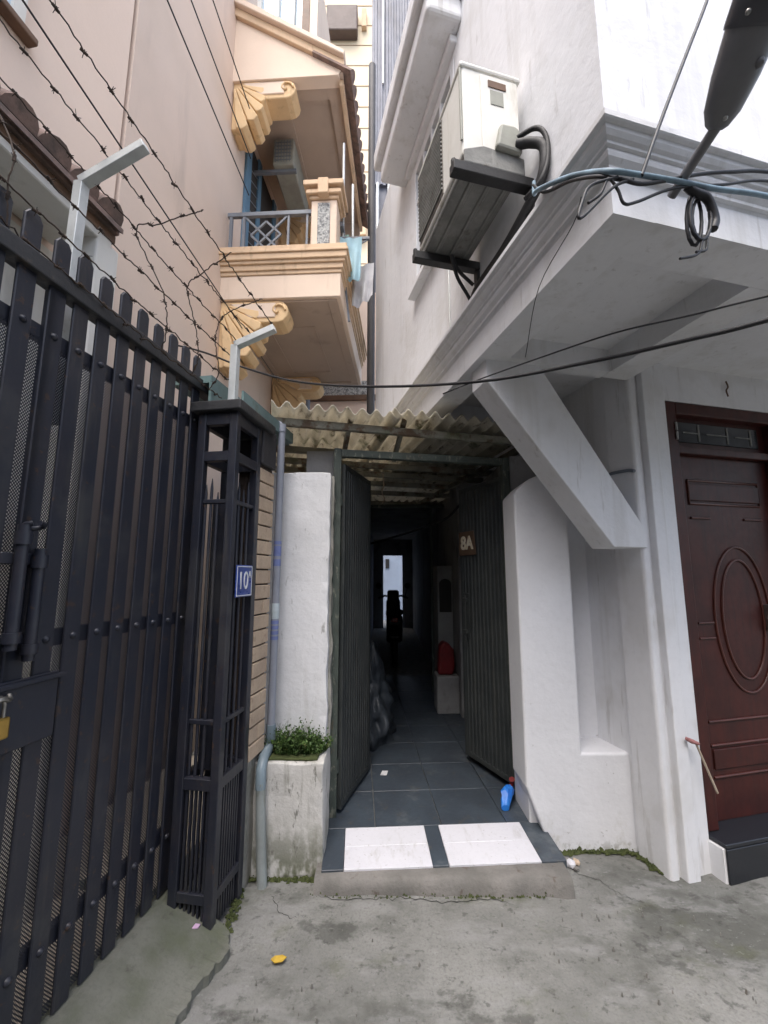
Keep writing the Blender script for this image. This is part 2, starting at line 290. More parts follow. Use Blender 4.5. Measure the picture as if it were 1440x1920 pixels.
def ramp_slab():
    # mossy slab that rises to the gate; its right edge is broken
    edge = [(.12, -1.6), (.11, -1.2), (.09, -.9), (.105, -.7), (.085, -.55), (.095, -.42), (.080, -.335), (.088, -.29), (.070, -.235), (.078, -.19), (.088, -.145), (.105, -.10), (.108, -.05), (.098, -.02), (.06, .04), (.02, .06)]
    b = MB(G); cols = 16; vs = []; n = 0
    rows = []
    for i in range(len(edge) - 1):
        for k in range(5):
            t = k / 5; rows.append((edge[i][0] * (1 - t) + edge[i + 1][0] * t, edge[i][1] * (1 - t) + edge[i + 1][1] * t))
    rows.append(edge[-1])
    for (ex, ey) in rows:
        ex += .012 * fbm(ex, ey, 3, 14) + .008 * fbm(ex, ey, 8, 40)
        for c in range(cols + 1):
            u = c / cols; x = -.75 + (ex + .75) * u; z = .028 + .105 * min(1, max(0, (.05 - x) / .30)) + .006 * fbm(x, ey, 2, 4)
            if u == 1: z = .026 + .008 * fbm(x, ey, 7, 30)
            vs.append((x, ey + (.10 * (1 - u) if ey > -.2 else 0), z))
        vs.append((ex, ey, -.03)); 
    m = cols + 2; fs = [(j * m + i, j * m + i + 1, (j + 1) * m + i + 1, (j + 1) * m + i) for j in range(len(rows) - 1) for i in range(m - 1)]
    b.add(vs, fs, False); return struct(b.build('ramp', mossy))
ramp_slab()
# alley floor: bedding, tiles, doorstep
fl = struct(MB(W).box(-.36, .90, 2.66, 14, -.05, .086).build('alley_floor', grout))
step = MB(W); n = 30
prof = [(2.325, -.02), (2.330, .030), (2.342, .058), (2.36, .068), (2.40, .0685), (2.72, .080), (2.72, -.02)]
vs = []
for i in range(n + 1):
    x = -.345 + 1.275 * i / n
    for (y, z) in prof: vs.append((x, y + .012 * fbm(x, z, 1, 6) - (.01 if y < 2.4 else 0), z + (.002 * fbm(x, y, 4, 9) if z > 0 else 0)))
m = len(prof); step.add(vs, [(i * m + k, i * m + k + 1, (i + 1) * m + k + 1, (i + 1) * m + k) for i in range(n) for k in range(m - 1)], True)
step.add([vs[k] for k in range(m)], [list(range(m))]); step.add([vs[-m + k] for k in range(m)], [list(range(m))])
struct(step.build('doorstep', lip))
def floor_tile(x0, x1, y0, y1, m, name='floor_tile', z=.1, z1=None):
    z1 = z if z1 is None else z1; b = MB(A)
    d = random.uniform(-.0012, .0012)
    b.add([(x0, y0, z + d), (x1, y0, z + d), (x1, y1, z1 + d), (x0, y1, z1 + d), (x0, y0, .03), (x1, y0, .03), (x1, y1, .03), (x0, y1, .03)],
          [(0, 1, 2, 3), (0, 4, 5, 1), (1, 5, 6, 2), (2, 6, 7, 3), (3, 7, 4, 0)])
    return b.build(name, m, fl, .002, 1)
g_ = .0025
for r in range(9):
    for c, (x0, x1) in enumerate(((-.30, 0), (0, .388), (.388, .776), (.776, 1.16))):
        floor_tile(x0 + g_, x1 - g_, .008 + r * .41 + g_, .008 + (r + 1) * .41 - g_, slate)
# threshold row: two pairs of white tiles between dark ones, falling to the doorstep
yf, ym, yb = -.305, -.145, .004
for x0, x1, ms in ((-.285, -.172, slate), (-.172, .283, wtile), (.283, .367, slate), (.367, .852, wtile), (.852, .985, slate)):
    sk = lambda x: x
    if ms is wtile:
        floor_tile(x0 + .001, x1 - .001, yf, ym - .001, ms, 'white_tile', .079, .092); floor_tile(x0 + .001, x1 - .001, ym + .001, yb, ms, 'white_tile', .092, .1035)
    else: floor_tile(x0 + .001, x1 - .001, yf, yb, ms, 'floor_tile', .078, .1015)

# ================================================================== WHITE HOUSE (right)
wh = thing('white_house', 'white painted house with overhanging upper floor and dark wooden door', 'house', R(1.2, 1.0, 0))
b = MB(R)
# upper storey: solid body, side wall as pieces round the window opening
b.box(.22, 4.2, .22, 2.05, 2.97, 9.2); b.box(.22, 4.2, 2.05, 3.72, 2.97, 5.9)
b.box(.05, .22, .22, 1.28, 2.97, 9.2); b.box(.05, .22, 2.18, 3.72, 2.97, 5.9); b.box(.05, .22, 1.28, 2.18, 2.97, 3.93); b.box(.05, .22, 1.28, 2.18, 5.15, 5.9); b.box(.05, .22, 1.28, 2.05, 5.9, 9.2)
b.box(.05, 4.2, .05, .22, 2.97, 9.2)
b.build('upper_wall', white, wh)
b = MB(R)
b.box(1.01, 1.27, 1.0, 3.0, -.05, 2.86); b.box(1.27, 2.25, 1.0, 3.0, 2.625, 2.86); b.box(2.25, 4.2, 1.0, 3.0, -.05, 2.86); b.box(1.27, 2.25, 1.16, 3.0, -.05, 2.625)
b.build('lower_wall', white, wh, .004, 1)
# corner pilaster strips beside the door
MB(R).box(.992, 1.055, .985, 1.2, -.03, 2.859).build('pilaster', white, wh, .018, 3)
MB(R).box(1.068, 1.150, .955, 1.02, -.03, 2.858).build('pilaster', white, wh, .006, 2)
MB(R).box(1.163, 1.262, .985, 1.02, -.03, 2.857).build('pilaster', white, wh, .006, 2)
b = MB(R)                                            # edge beams and ceiling beams of the overhang
b.box(0, .17, 0, 3.72, 2.72, 2.86); b.box(.17, 4.2, 0, .17, 2.722, 2.86); b.box(.82, 1.0, .17, 1.0, 2.721, 2.86); b.box(.17, .82, .93, 1.02, 2.723, 2.86); b.box(.17, 1.01, 1.9, 2.0, 2.723, 2.86)
b.build('overhang_beam', white, wh)
MB(R).box(.06, 4.15, .06, 3.70, 2.856, 2.99).build('overhang_ceiling', white, wh)
cp = [(-.05, 2.852), (.0, 2.852), (.006, 2.862), (.018, 2.866), (.020, 2.876), (.026, 2.882), (.036, 2.892), (.040, 2.904), (.040, 2.914), (.050, 2.918), (.052, 2.926), (.062, 2.932), (.072, 2.944), (.076, 2.956), (.088, 2.960), (.092, 2.964), (.092, 2.984), (.080, 2.992), (.03, 2.999), (-.06, 3.002)]
b = MB(R); m_ = len(cp); vs = [(-o_, 3.722, z) for o_, z in cp] + [(-o_, -o_, z) for o_, z in cp] + [(4.2, -o_, z) for o_, z in cp]
b.add(vs, [(q * m_ + k, q * m_ + k + 1, (q + 1) * m_ + k + 1, (q + 1) * m_ + k) for q in range(2) for k in range(m_ - 1)] + [list(range(m_))])
b.build('cornice_moulding', white, wh)
b = MB(R); b.prism([(.045, 2.60), (.045, 2.73), (.375, 2.73), (1.015, 1.80), (1.015, 1.70), (.79, 1.70)], 'y', .97, 1.145)
b.build('brace', white, wh, .004, 1)
# window hood
b = MB(R); b.box(-.20, .06, 1.13, 2.45, 5.25, 5.42); b.build('window_hood', white, wh, .03, 3)
MB(R).box(-.255, .06, 1.08, 2.50, 5.42, 5.60).build('window_hood', white, wh, .02, 2)
MB(R).box(.0, .06, 1.22, 2.30, 5.19, 5.25).build('window_hood', white, wh, .01, 2)
# window: frame, mullions, louvred shutter
wn = MB(R).box(.045, .12, 1.28, 1.34, 3.93, 5.15).box(.045, .12, 2.12, 2.18, 3.93, 5.15).box(.045, .12, 1.34, 2.12, 5.08, 5.15).box(.045, .12, 1.34, 2.12, 3.93, 3.99).box(.05, .115, 1.34, 2.12, 4.76, 4.80).build('window', white, wh, .004, 1)
MB(R).box(.10, .11, 1.34, 2.12, 3.99, 5.08).build('pane', glass_d, wn)
for y in (1.54, 1.73, 1.92): MB(R).box(.048, .112, y - .018, y + .018, 3.99, 5.08).build('mullion', white, wn, .003, 1)
for k in range(17): MB(R).box(.072, .095, 1.35, 2.11, 4.02 + k * .042, 4.035 + k * .042).build('slat', grill_m, wn)
MB(R).box(-.02, .06, 1.28, 2.18, 3.88, 3.93).build('window_sill', white, wh, .006, 1)
# door with frame, transom and raised mouldings
dr = MB(R).box(1.36, 2.16, 1.075, 1.115, .17, 2.30).build('door', wood, wh, .003, 1)
b = MB(R); b.box(1.272, 1.36, 1.005, 1.15, .172, 2.623); b.box(2.16, 2.248, 1.005, 1.15, .172, 2.623); b.box(1.36, 2.16, 1.005, 1.15, 2.545, 2.623); b.box(1.36, 2.16, 1.03, 1.15, 2.30, 2.35)
b.build('door_frame', wood, wh, .006, 2)
MB(R).box(1.36, 2.16, 1.07, 1.10, 2.35, 2.545).build('transom', wood, wh)
MB(R).box(1.42, 2.10, 1.064, 1.07, 2.385, 2.52).build('transom_pane', glass_d, wh, .004, 1)
for x0, x1 in ((1.47, 1.60), (1.66, 1.84), (1.90, 2.04)):  # window grille's reflection in the pane, modelled as grey strips
    MB(R).box(x0, x1, 1.060, 1.0635, 2.447, 2.455).build('grille_reflection', ac_b, wh); MB(R).box(x1 - .012, x1, 1.0595, 1.0635, 2.40, 2.51).build('grille_reflection', ac_b, wh)
def mould(pts, r=.008, closed=False): MB(R).tube([(x, 1.072, z) for x, z in pts] + ([(pts[0][0], 1.072, pts[0][1])] if closed else []), r, 6).build('door_moulding', wood_l, dr)
mould([(1.47, 2.14), (2.05, 2.14), (2.05, 1.99), (1.47, 1.99)], closed=True)
mould([(1.47, 1.90), (1.62, 1.90)]); mould([(1.90, 1.90), (2.05, 1.90)])
for rx, rz in ((.225, .44), (.165, .36)): mould([(1.80 + rx * math.cos(2 * math.pi * k / 40), 1.28 + rz * math.sin(2 * math.pi * k / 40)) for k in range(40)], .0075, True)
mould([(1.44, 1.26), (1.56, 1.26)], .007); mould([(1.44, 1.17), (1.56, 1.17)], .007)
for z in (.70, .57, .40): mould([(1.44, z), (2.10, z)], .008)
MB(R).box(1.45, 2.08, 1.066, 1.0755, .44, .55).build('door_panel', wood, dr, .006, 2)
MB(R).box(1.47, 2.05, 1.066, 1.0755, 2.01, 2.12).build('door_panel', wood, dr, .006, 2)
MB(R).box(1.97, 2.0, 1.035, 1.075, 1.20, 1.36).tube([(1.985, 1.05, 1.29), (1.985, 1.01, 1.29), (1.90, 1.005, 1.29)], .009).build('door_handle', chrome, dr, .003, 1)
for z in (2.46, 2.40): MB(R).tube([(1.345, 1.0, z - .025), (1.345, 1.0, z + .025)], .007, 8).build('hinge', chrome, wh)
# entrance step
es = thing('entrance_step', 'black granite doorstep with a white painted end below the wooden door', 'step', R(1.6, .95, 0))
MB(R).box(1.252, 2.6, .905, 1.0, -.03, .150).build('step_core', white, es, .004, 1)
MB(R).box(1.262, 2.6, .897, 1.16, .1505, .171).build('tread', granite, es, .003, 1)
MB(R).box(1.262, 2.6, .893, .904, -.02, .149).build('riser', granite, es, .002, 1)

# boundary wall with niche and round-topped pier (right of the alley)
bw = thing('boundary_wall', 'white plastered pier with rounded top and a niche beside the alley', 'wall', (1.1, 2.8, 0))
pts = [(.955, -.03), (1.50, -.03), (1.50, .515), (1.158, .515), (1.163, 2.03)] + [(1.16 - .30 * t, 2.03 + .15 * math.sin(math.pi * (.12 + .74 * t))) for t in (.05, .15, .3, .45, .6, .75, .9, 1.0)] + [(.828, 2.06), (.825, .33)]
MB(W).prism(pts, 'y', 2.66, 2.93).build('pier', white_niche, bw, .014, 3)
MB(W).box(1.13, 1.62, 2.90, 3.02, .3, 1.95).build('niche_back', white_niche, bw, .004, 1)
MB(W).box(.86, .98, 2.74, 3.02, .05, 1.90).build('pier_return', white_niche, bw, .006, 1)

# ================================================================== LEFT WHITE WALL AND BRICK WALL
lw = thing('planter_wall', 'weathered white wall panel above a stained planter block left of the alley', 'wall', (-.5, 2.6, 0))
def rough_box(name, x0, x1, y0, y1, z0, z1, m, parent, amp=.006, st=.05, fr=W):
    bm = bmesh.new(); bmesh.ops.create_cube(bm, size=1)
    for v in bm.verts: v.co = Vector(((x0 + x1) / 2 + v.co.x * (x1 - x0), (y0 + y1) / 2 + v.co.y * (y1 - y0), (z0 + z1) / 2 + v.co.z * (z1 - z0)))
    for ax, ln in ((0, x1 - x0), (1, y1 - y0), (2, z1 - z0)):
        n_ = max(1, int(ln / st))
        for k in range(1, n_):
            co = Vector((0, 0, 0)); co[ax] = (x0, y0, z0)[ax] + ln * k / n_; no = Vector((0, 0, 0)); no[ax] = 1
            bmesh.ops.bisect_plane(bm, geom=bm.verts[:] + bm.edges[:] + bm.faces[:], plane_co=co, plane_no=no)
    off = parent_loc(parent)
    for v in bm.verts:
        p = v.co; ed = sum((min(abs(p.x - x0), abs(p.x - x1)) < 1e-4, min(abs(p.y - y0), abs(p.y - y1)) < 1e-4, min(abs(p.z - z0), abs(p.z - z1)) < 1e-4))
        k = amp * (1.6 if ed > 1 else .6)
        d = Vector((fbm(p.x + 3, p.y, p.z, 7), fbm(p.x, p.y + 5, p.z, 7), fbm(p.x, p.y, p.z + 9, 7))) * k
        c_ = Vector(((x0 + x1) / 2, (y0 + y1) / 2, (z0 + z1) / 2))
        if ed > 1: d -= Vector((math.copysign(1, p.x - c_.x), math.copysign(1, p.y - c_.y), math.copysign(1, p.z - c_.z))) * amp * .5
        q = p + d; v.co = fr(q.x, q.y, q.z) - off
    me = bpy.data.meshes.new(name); bm.to_mesh(me); bm.free(); me.materials.append(m)
    for p in me.polygons: p.use_smooth = False
    o = bpy.data.objects.new(name, me); C.objects.link(o); o.parent = parent
    bv = o.modifiers.new('bevel', 'BEVEL'); bv.width = .006; bv.segments = 2; bv.angle_limit = math.radians(50)
    return o
rough_box('wall_panel', -.76, -.345, 2.70, 2.93, .45, 2.21, white_old, lw)
rough_box('planter_block', -.79, -.318, 2.44, 2.72, -.04, .55, planter_m, lw, .008)
MB(W).box(-.70, -.36, 2.47, 2.69, .549, .562).build('soil', moss_m, lw, .004, 1)
# weeds growing on the ledge
def weed(name, cx, cy, z, rx, ry, hgt, cnt, label, seed):
    rnd = random.Random(seed); b = MB(W)
    for _ in range(cnt):
        a0 = rnd.uniform(0, 6.28); r0 = math.sqrt(rnd.random()); x, y = cx + rx * r0 * math.cos(a0), cy + ry * r0 * math.sin(a0)
        h_ = hgt * rnd.uniform(.25, 1) ** 1.3 * (1.25 - .6 * r0) * (1.5 if rnd.random() < .04 else 1); lean = Vector((rnd.gauss(0, .45), rnd.gauss(-.25, .4), 1)).normalized(); p = Vector((x, y, z)); sd = Vector((rnd.gauss(0, 1), rnd.gauss(0, 1), 0)).normalized()
        wd = rnd.uniform(.0016, .0035); q = p + lean * h_ * .55; t = p + lean * h_ + Vector((lean.x, lean.y, -.25)) * h_ * .35
        b.add([p - sd * wd, p + sd * wd, q + sd * wd, q - sd * wd, t], [(0, 1, 2, 3), (3, 2, 4)], False, True)
        if rnd.random() < .75:                       # small leaflets
            for k in range(4):
                c_ = p + lean * h_ * rnd.uniform(.35, 1); d1 = Vector((rnd.gauss(0, 1), rnd.gauss(0, 1), rnd.gauss(.2, .6))).normalized(); d2 = d1.cross(Vector((rnd.gauss(0, 1), rnd.gauss(0, 1), rnd.gauss(0, 1)))).normalized(); s_ = rnd.uniform(.007, .022)
                b.add([c_, c_ + d1 * s_ * .5 + d2 * s_ * .35, c_ + d1 * s_, c_ + d1 * s_ * .5 - d2 * s_ * .35], [(0, 1, 2, 3)], False, True)
    return b.build(name, leaf_g, None, label=label, cat='plant')
weed('weed_plant', -.495, 2.60, .552, .165, .085, .165, 1000, 'bushy green weeds sprouting on the planter ledge', 3)
# strip of plaster under the brick wall
gp = thing('brick_wall', 'beige brick wall end on a grey plaster base behind the gate post', 'wall', G(-.06, .45, 0))
rough_box('plaster_base', -.13, -.012, .275, .46, -.04, .59, grey_plas, gp, .006, .05, G)
MB(G).box(-.13, -.014, .285, .466, .59, 2.17).build('mortar', mortar, gp)
bh = .0822
me0 = None
for r in range(19):
    z0 = .592 + r * bh
    cuts = [.287, .47] if r % 2 == 0 else [.287, .385, .47]
    if r > 9 and r % 4 != 1: cuts = [.287, .47]
    for y0, y1 in zip(cuts[:-1], cuts[1:]):
        j = random.uniform(-.002, .0025)
        MB(G).box(-.05, .0 + j, y0 + .0015, y1 - .0015, z0 + .003, z0 + bh - .006).build('brick', brick_m, gp, .003, 1)
MB(G).box(-.14, .008, .29, .47, 2.172, 2.40).build('coping_board', darkplate, gp, .006, 1)

# ================================================================== ALLEY: gate, roof, inside
ag = thing('alley_gate', 'rusty dark green double steel gate standing open into the alley', 'gate', (.28, 2.9, .1))
b = MB(FG)
Wd = 1.262
jl = MB(FG).box(-.012, .038, 0, .05, .09, 2.40).build('jamb', frame_met, ag, .003, 1)
MB(FG).box(Wd - .045, Wd + .005, 0, .05, .09, 2.40).build('jamb', frame_met, ag, .003, 1)
MB(FG).box(.038, Wd - .045, .002, .048, 2.345, 2.395).build('lintel', frame_met, ag, .003, 1)
rough_box('jamb_mortar', -.365, -.325, 2.74, 2.80, .09, 2.2, grey_plas, ag, .008, .04)
def leaf(hx, hy, fx, fy, z0, z1, flip):
    d = Vector((fx - hx, fy - hy, 0)); L = d.length; fr = Fr(hx, hy, math.degrees(math.atan2(d.y, d.x)))
    o = MB(fr).box(0, .03, -.014, .014, z0, z1).box(L - .035, L, -.014, .014, z0, z1).box(.03, L - .035, -.013, .013, z0, z0 + .035).box(.03, L - .035, -.013, .013, z1 - .035, z1).build('leaf', door_met, ag, .002, 1)
    b = MB(fr); nr = 11; pitch = (L - .06) / nr; prof = []
    for k in range(nr):
        x = .028 + k * pitch
        prof += [(x, 0), (x + pitch * .40, 0), (x + pitch * .52, .010 * flip), (x + pitch * .88, .010 * flip)]
    prof.append((.028 + nr * pitch, 0))
    n = len(prof); b.add([(x, y + t, z) for t in (-.001, .001) for z in (z0 + .02, z1 - .02) for x, y in prof],
        [(i, i + 1, n + i + 1, n + i) for i in range(n - 1)] + [(2 * n + i, 3 * n + i, 3 * n + i + 1, 2 * n + i + 1) for i in range(n - 1)])
    b.build('corrugated_panel', door_met, o)
    for z in (z0 + .25, z1 - .25): MB(fr).tube([(-.008, -.012 * flip, z - .04), (-.008, -.012 * flip, z + .04)], .011, 8).build('hinge', frame_met, o)
    return fr, L, o
lfr, LL, lo_ = leaf(-.277, 2.835, -.12, 3.39, .125, 2.30, -1)
rfr, RL, ro_ = leaf(.885, 3.07, .655, 3.60, .15, 2.27, 1)
# bolt on the right leaf
b = MB(rfr); b.box(RL - .12, RL - .03, .014, .02, 1.05, 1.40).tube([(RL - .075, .03, 1.02), (RL - .075, .03, 1.38)], .008).box(RL - .10, RL - .05, .02, .04, 1.33, 1.36).box(RL - .10, RL - .05, .02, .04, 1.08, 1.11)
b.build('slide_bolt', door_met, ro_, .002, 1)
# 8A plate on the right leaf
sg = thing('number_plate', 'small brown plate with cream digits 8A on the right alley gate leaf', 'sign', rfr(RL - .08, .03, 1.8))
b = MB(rfr); b.prism([(RL - .235, 1.705), (RL + .0, 1.705), (RL - .0, 1.90), (RL - .21, 1.90)], 'y', .015, .023); b.build('plate', sign_cream, sg, .002, 1)
rt = -(rfr(1, 0, 0) - rfr(0, 0, 0))
text_mesh('lettering', '8A', .15, rfr(RL - .118, .026, 1.80), rt, (0, 0, 1), sign_let, sg, .003, .95, .004)

# corrugated fibre-cement roof on steel purlins
rf = thing('corrugated_roof', 'mossy corrugated fibre cement roof on rusty purlins over the alley', 'roof', R(-.15, 1.7, 2.5))
def sheet(x0, x1, y0, y1, z0, z1, seed):
    rnd = random.Random(seed); pit = .0965; n = int((x1 - x0) / pit * 8); ny = 10; b = MB(R); vs = []
    for t in (0, .009):
        for j in range(ny + 1):
            for i in range(n + 1):
                x = x0 + (x1 - x0) * i / n; jag = .022 * fbm(x, seed, 0, 5) if j == 0 else 0
                y = y0 + (y1 - y0) * j / ny + jag
                vs.append((x, y, z0 + (z1 - z0) * j / ny + .024 * math.cos(2 * math.pi * (x - x0) / pit) + t))
    m = n + 1; o = (ny + 1) * m
    fs = [(j * m + i, j * m + i + 1, (j + 1) * m + i + 1, (j + 1) * m + i) for j in range(ny) for i in range(n)]
    fs += [tuple(o + q for q in f[::-1]) for f in fs]
    fs += [(i + 1, i, o + i, o + i + 1) for i in range(n)] + [(ny * m + i, ny * m + i + 1, o + ny * m + i + 1, o + ny * m + i) for i in range(n)]
    b.add(vs, fs, True); return b.build('roof_sheet', fibro, rf)
sheet(-1.10, -.235, 1.60, 3.1, 2.60, 2.56, 1); sheet(-.31, .79, 1.57, 3.1, 2.612, 2.572, 2)
sheet(-1.10, -.15, 2.95, 4.6, 2.575, 2.53, 3); sheet(-.22, 1.2, 2.95, 4.6, 2.585, 2.54, 4)
for y, z in ((1.72, 2.535), (2.30, 2.525), (2.62, 2.52), (2.92, 2.515), (3.30, 2.51), (3.75, 2.50), (4.4, 2.49)):
    MB(R).box(-1.08, .80 if y < 2 else 1.15, y - .02, y + .02, z - .028, z + .022).build('purlin', purlin_m, rf, .003, 1)
for x in (-.575, -.20): MB(R).beam((x, 1.70, 2.62), (x - .02, 1.93, 2.38), .03, .03).build('hanger', purlin_m, rf)
MB(R).beam((.80, 1.72, 2.53), (.80, 4.4, 2.49), .04, .05).build('rafter', purlin_m, rf, .003, 1)
MB(R).beam((-1.03, 1.72, 2.53), (-1.03, 4.4, 2.49), .04, .05).build('rafter', purlin_m, rf, .003, 1)
# bit of wire hanging from the roof
MB(R).tube(spline([(-.06, 2.9, 2.52), (-.055, 2.89, 2.40), (-.075, 2.88, 2.33), (-.05, 2.88, 2.27), (-.075, 2.87, 2.22)], 6), .006, 6).build('hanging_wire', stickm, None, label='short frayed wire hanging from the alley roof', cat='wire')

# walls, ceiling and the lit yard behind
aw = thing('alley_side_wall', 'dim plaster wall along the left side of the alley', 'wall', (-.4, 8, 0))
MB(W).box(-.55, -.34, 2.93, 5.6, -.05, 2.42).build('wall_length', dark_in, aw); MB(W).box(-.55, -.30, 5.6, 12.2, -.05, 2.9).build('wall_length', blue_in, aw)
aw = thing('alley_side_wall', 'dim plaster wall along the right side of the alley', 'wall', (.95, 8, 0))
MB(W).box(.93, 1.2, 3.06, 4.6, -.05, 2.42).build('wall_length', dark_in, aw); MB(W).box(.80, 1.3, 4.6, 12.2, -.05, 2.9).build('wall_length', dark_in, aw)
ac_ = struct(MB(W).box(-1.2, 1.6, 5.72, 12.2, 2.52, 2.9).build('alley_ceiling', dark_in))
ew = thing('alley_end_wall', 'dark wall with an open doorway at the far end of the alley', 'wall', (.25, 12.1, 0))
b = MB(W); b.box(-.32, -.02, 12.0, 12.2, 0, 2.52); b.box(.52, .82, 12.0, 12.2, 0, 2.52); b.box(-.02, .52, 12.0, 12.2, 2.08, 2.52); b.build('wall_panel', dark_in, ew)
yw = MB(W).box(-3, 3, 14.0, 14.2, 0, 3.2).build('yard_wall', mat('blue_white_paint', (.30, .36, .46), (.26, .31, .40), 2, .8, .1), None, label='bright white wall seen through the far doorway of the alley', cat='wall')
b = MB(W); b.box(.80, 1.31, 4.0, 4.05, 2.1, 2.5)
pf = thing('inner_door_frame', 'grey inner frame partway down the dark alley', 'door frame', (.2, 5.6, .1))
MB(W).box(-.30, -.25, 5.55, 5.60, .1, 2.47).build('jamb', frame_met, pf, .003, 1); MB(W).box(.60, .64, 5.55, 5.60, .1, 2.47).build('jamb', frame_met, pf, .003, 1); MB(W).box(-.30, .8, 5.55, 5.60, 2.42, 2.47).build('lintel', frame_met, pf, .003, 1)
MB(W).tube(spline([(.66, 3.62, 2.15), (.55, 3.9, 2.05), (.2, 4.6, 1.98), (-.2, 5.4, 1.93)], 6), .012, 6).build('alley_cable', black_m, None, label='black cable sagging across the alley below the roof', cat='cable')
# arched niche box on the right alley wall
nb = thing('altar_box', 'pale arched box standing against the right alley wall behind the gate leaf', 'box', (.72, 5.2, .1))
MB(W).box(.62, .798, 5.0, 5.45, .1, 1.65).build('cabinet', mat('pale_box', (.30, .30, .29), None, 4, .8, .1), nb, .01, 2)
MB(W).prism([(.64, 1.12), (.78, 1.12), (.78, 1.44)] + [(.71 + .07 * math.cos(t), 1.44 + .06 * math.sin(t)) for t in (.4, .9, 1.57, 2.2, 2.8)] + [(.64, 1.44)], 'y', 4.992, 5.0).build('opening', darkmesh, nb)

# ================================================================== STEEL GATE (left)
sg_ = thing('steel_gate', 'tall dark steel gate with pointed bars over perforated sheet', 'gate', G(-.27, -.5, .13))
GX = -.27
def on_g(x, y, z): return G(x, y, z)
psh = MB(G); psh.add([(0, -1.9, .15), (0, .12, .15), (0, .12, 2.33), (0, -1.9, 2.33)], [(0, 1, 2, 3)])
me = bpy.data.meshes.new('perforated_sheet'); y0, y1 = -1.9, .12
me.from_pydata([(x, y, z) for x in (0, .0015) for y in (y0, y1) for z in (.15, 2.33)], [], [(0, 1, 3, 2), (4, 6, 7, 5), (0, 4, 5, 1), (2, 3, 7, 6)]); me.materials.append(perf)
po = bpy.data.objects.new('perforated_sheet', me); C.objects.link(po); po.parent = sg_
po.location = G(GX - .004, 0, 0) - sg_.location; po.rotation_euler = (0, 0, G.a)
MB(G).box(GX - .035, GX + .035, -1.9, .22, 2.515, 2.578).build('top_rail', steel_lt, sg_, .005, 2)
for z in (2.345, 1.34, .37): MB(G).box(GX - .035, GX - .006, -1.9, .12, z - .028, z + .028).build('cross_rail', steel, sg_, .003, 1)
MB(G).box(GX - .03, GX + .02, .062, .122, .14, 2.40).build('end_stile', steel, sg_, .004, 1)
bolt_me = None
for k in range(18):
    yc = .033 - .1008 * k
    if k == 8: yc += .006
    tall = 2.70 + .012 * (k > 4) + random.uniform(-.008, .008); hw = .031; j_ = random.uniform(-.003, .003)
    b = MB(G); b.prism([(yc - hw, .135), (yc + hw, .135), (yc + hw + j_, tall - .022), (yc + hw * .55 + j_, tall), (yc - hw * .55 + j_, tall), (yc - hw + j_, tall - .022)], 'x', GX, GX + .012)
    b.build('bar', steel, sg_, .003, 1)
    for z in (2.345, 1.34, .37):
        if bolt_me is None:
            o = MB(G).dome((GX + .012, yc, z), (1, 0, 0), .013, 8).build('bolt', steel, sg_); bolt_me = (o.data, yc, z)
        else:
            o = bpy.data.objects.new('bolt', bolt_me[0]); C.objects.link(o); o.parent = sg_; o.location = G(GX, yc, z) - G(GX, bolt_me[1], bolt_me[2])
MB(G).box(GX - .01, GX + .012, -.80, -.755, .14, 2.50).build('meeting_stile', steel, sg_, .003, 1)
# latch: two vertical slide bolts, keeper plates, lock plate
b = MB(G); b.box(GX + .016, GX + .024, -.88, -.62, 1.03, 1.235).build('lock_plate', steel, sg_, .003, 1)
for yy, z0, z1 in ((-.812, 1.33, 1.70), (-.752, 1.29, 1.63)):
    MB(G).tube([(GX + .042, yy, z0), (GX + .042, yy, z1)], .017, 12).build('slide_bolt', steel, sg_)
    MB(G).tube([(GX + .042, yy, z1 - .06), (GX + .042, yy, z1 - .02)], .023, 12).build('bolt_collar', steel, sg_); MB(G).tube([(GX + .042, yy, z0 + .02), (GX + .042, yy, z0 + .05)], .023, 12).build('bolt_collar', steel, sg_)
MB(G).box(GX + .014, GX + .03, -.86, -.72, 1.58, 1.615).box(GX + .014, GX + .03, -.86, -.72, 1.34, 1.37).build('bolt_keeper', steel, sg_, .003, 1)
MB(G).tube([(GX + .045 + .02 * math.cos(t * .7), -.785 + .03 * math.sin(t * .7), 1.70 + .008 * math.cos(t * .7)) for t in range(9)], .008, 6).build('bolt_ring', steel, sg_)
MB(G).box(GX + .024, GX + .034, -.83, -.60, 1.212, 1.228).build('lock_plate_lip', steel, sg_, .003, 1)
pk = thing('padlock', 'brass padlock with steel shackle hanging on the gate lock plate', 'padlock', G(GX + .05, -.80, 1.1))
MB(G).box(GX + .034, GX + .058, -.875, -.795, 1.085, 1.145).build('lock_body', brass, pk, .006, 2)
MB(G).tube([(GX + .046, -.86, 1.14), (GX + .046, -.86, 1.18)] + [(GX + .046, -.835 - .025 * math.cos(t), 1.18 + .025 * math.sin(t)) for t in (.5, 1.0, 1.57, 2.1, 2.6)] + [(GX + .046, -.81, 1.18), (GX + .046, -.81, 1.14)], .0055, 8).build('shackle', chrome, pk)
MB(G).tube(spline([(GX + .045, -.90, 1.18), (GX + .055, -.86, 1.19), (GX + .06, -.83, 1.20), (GX + .05, -.80, 1.19), (GX + .035, -.79, 1.20)], 5), .007, 8).build('chain_link', chrome, pk)

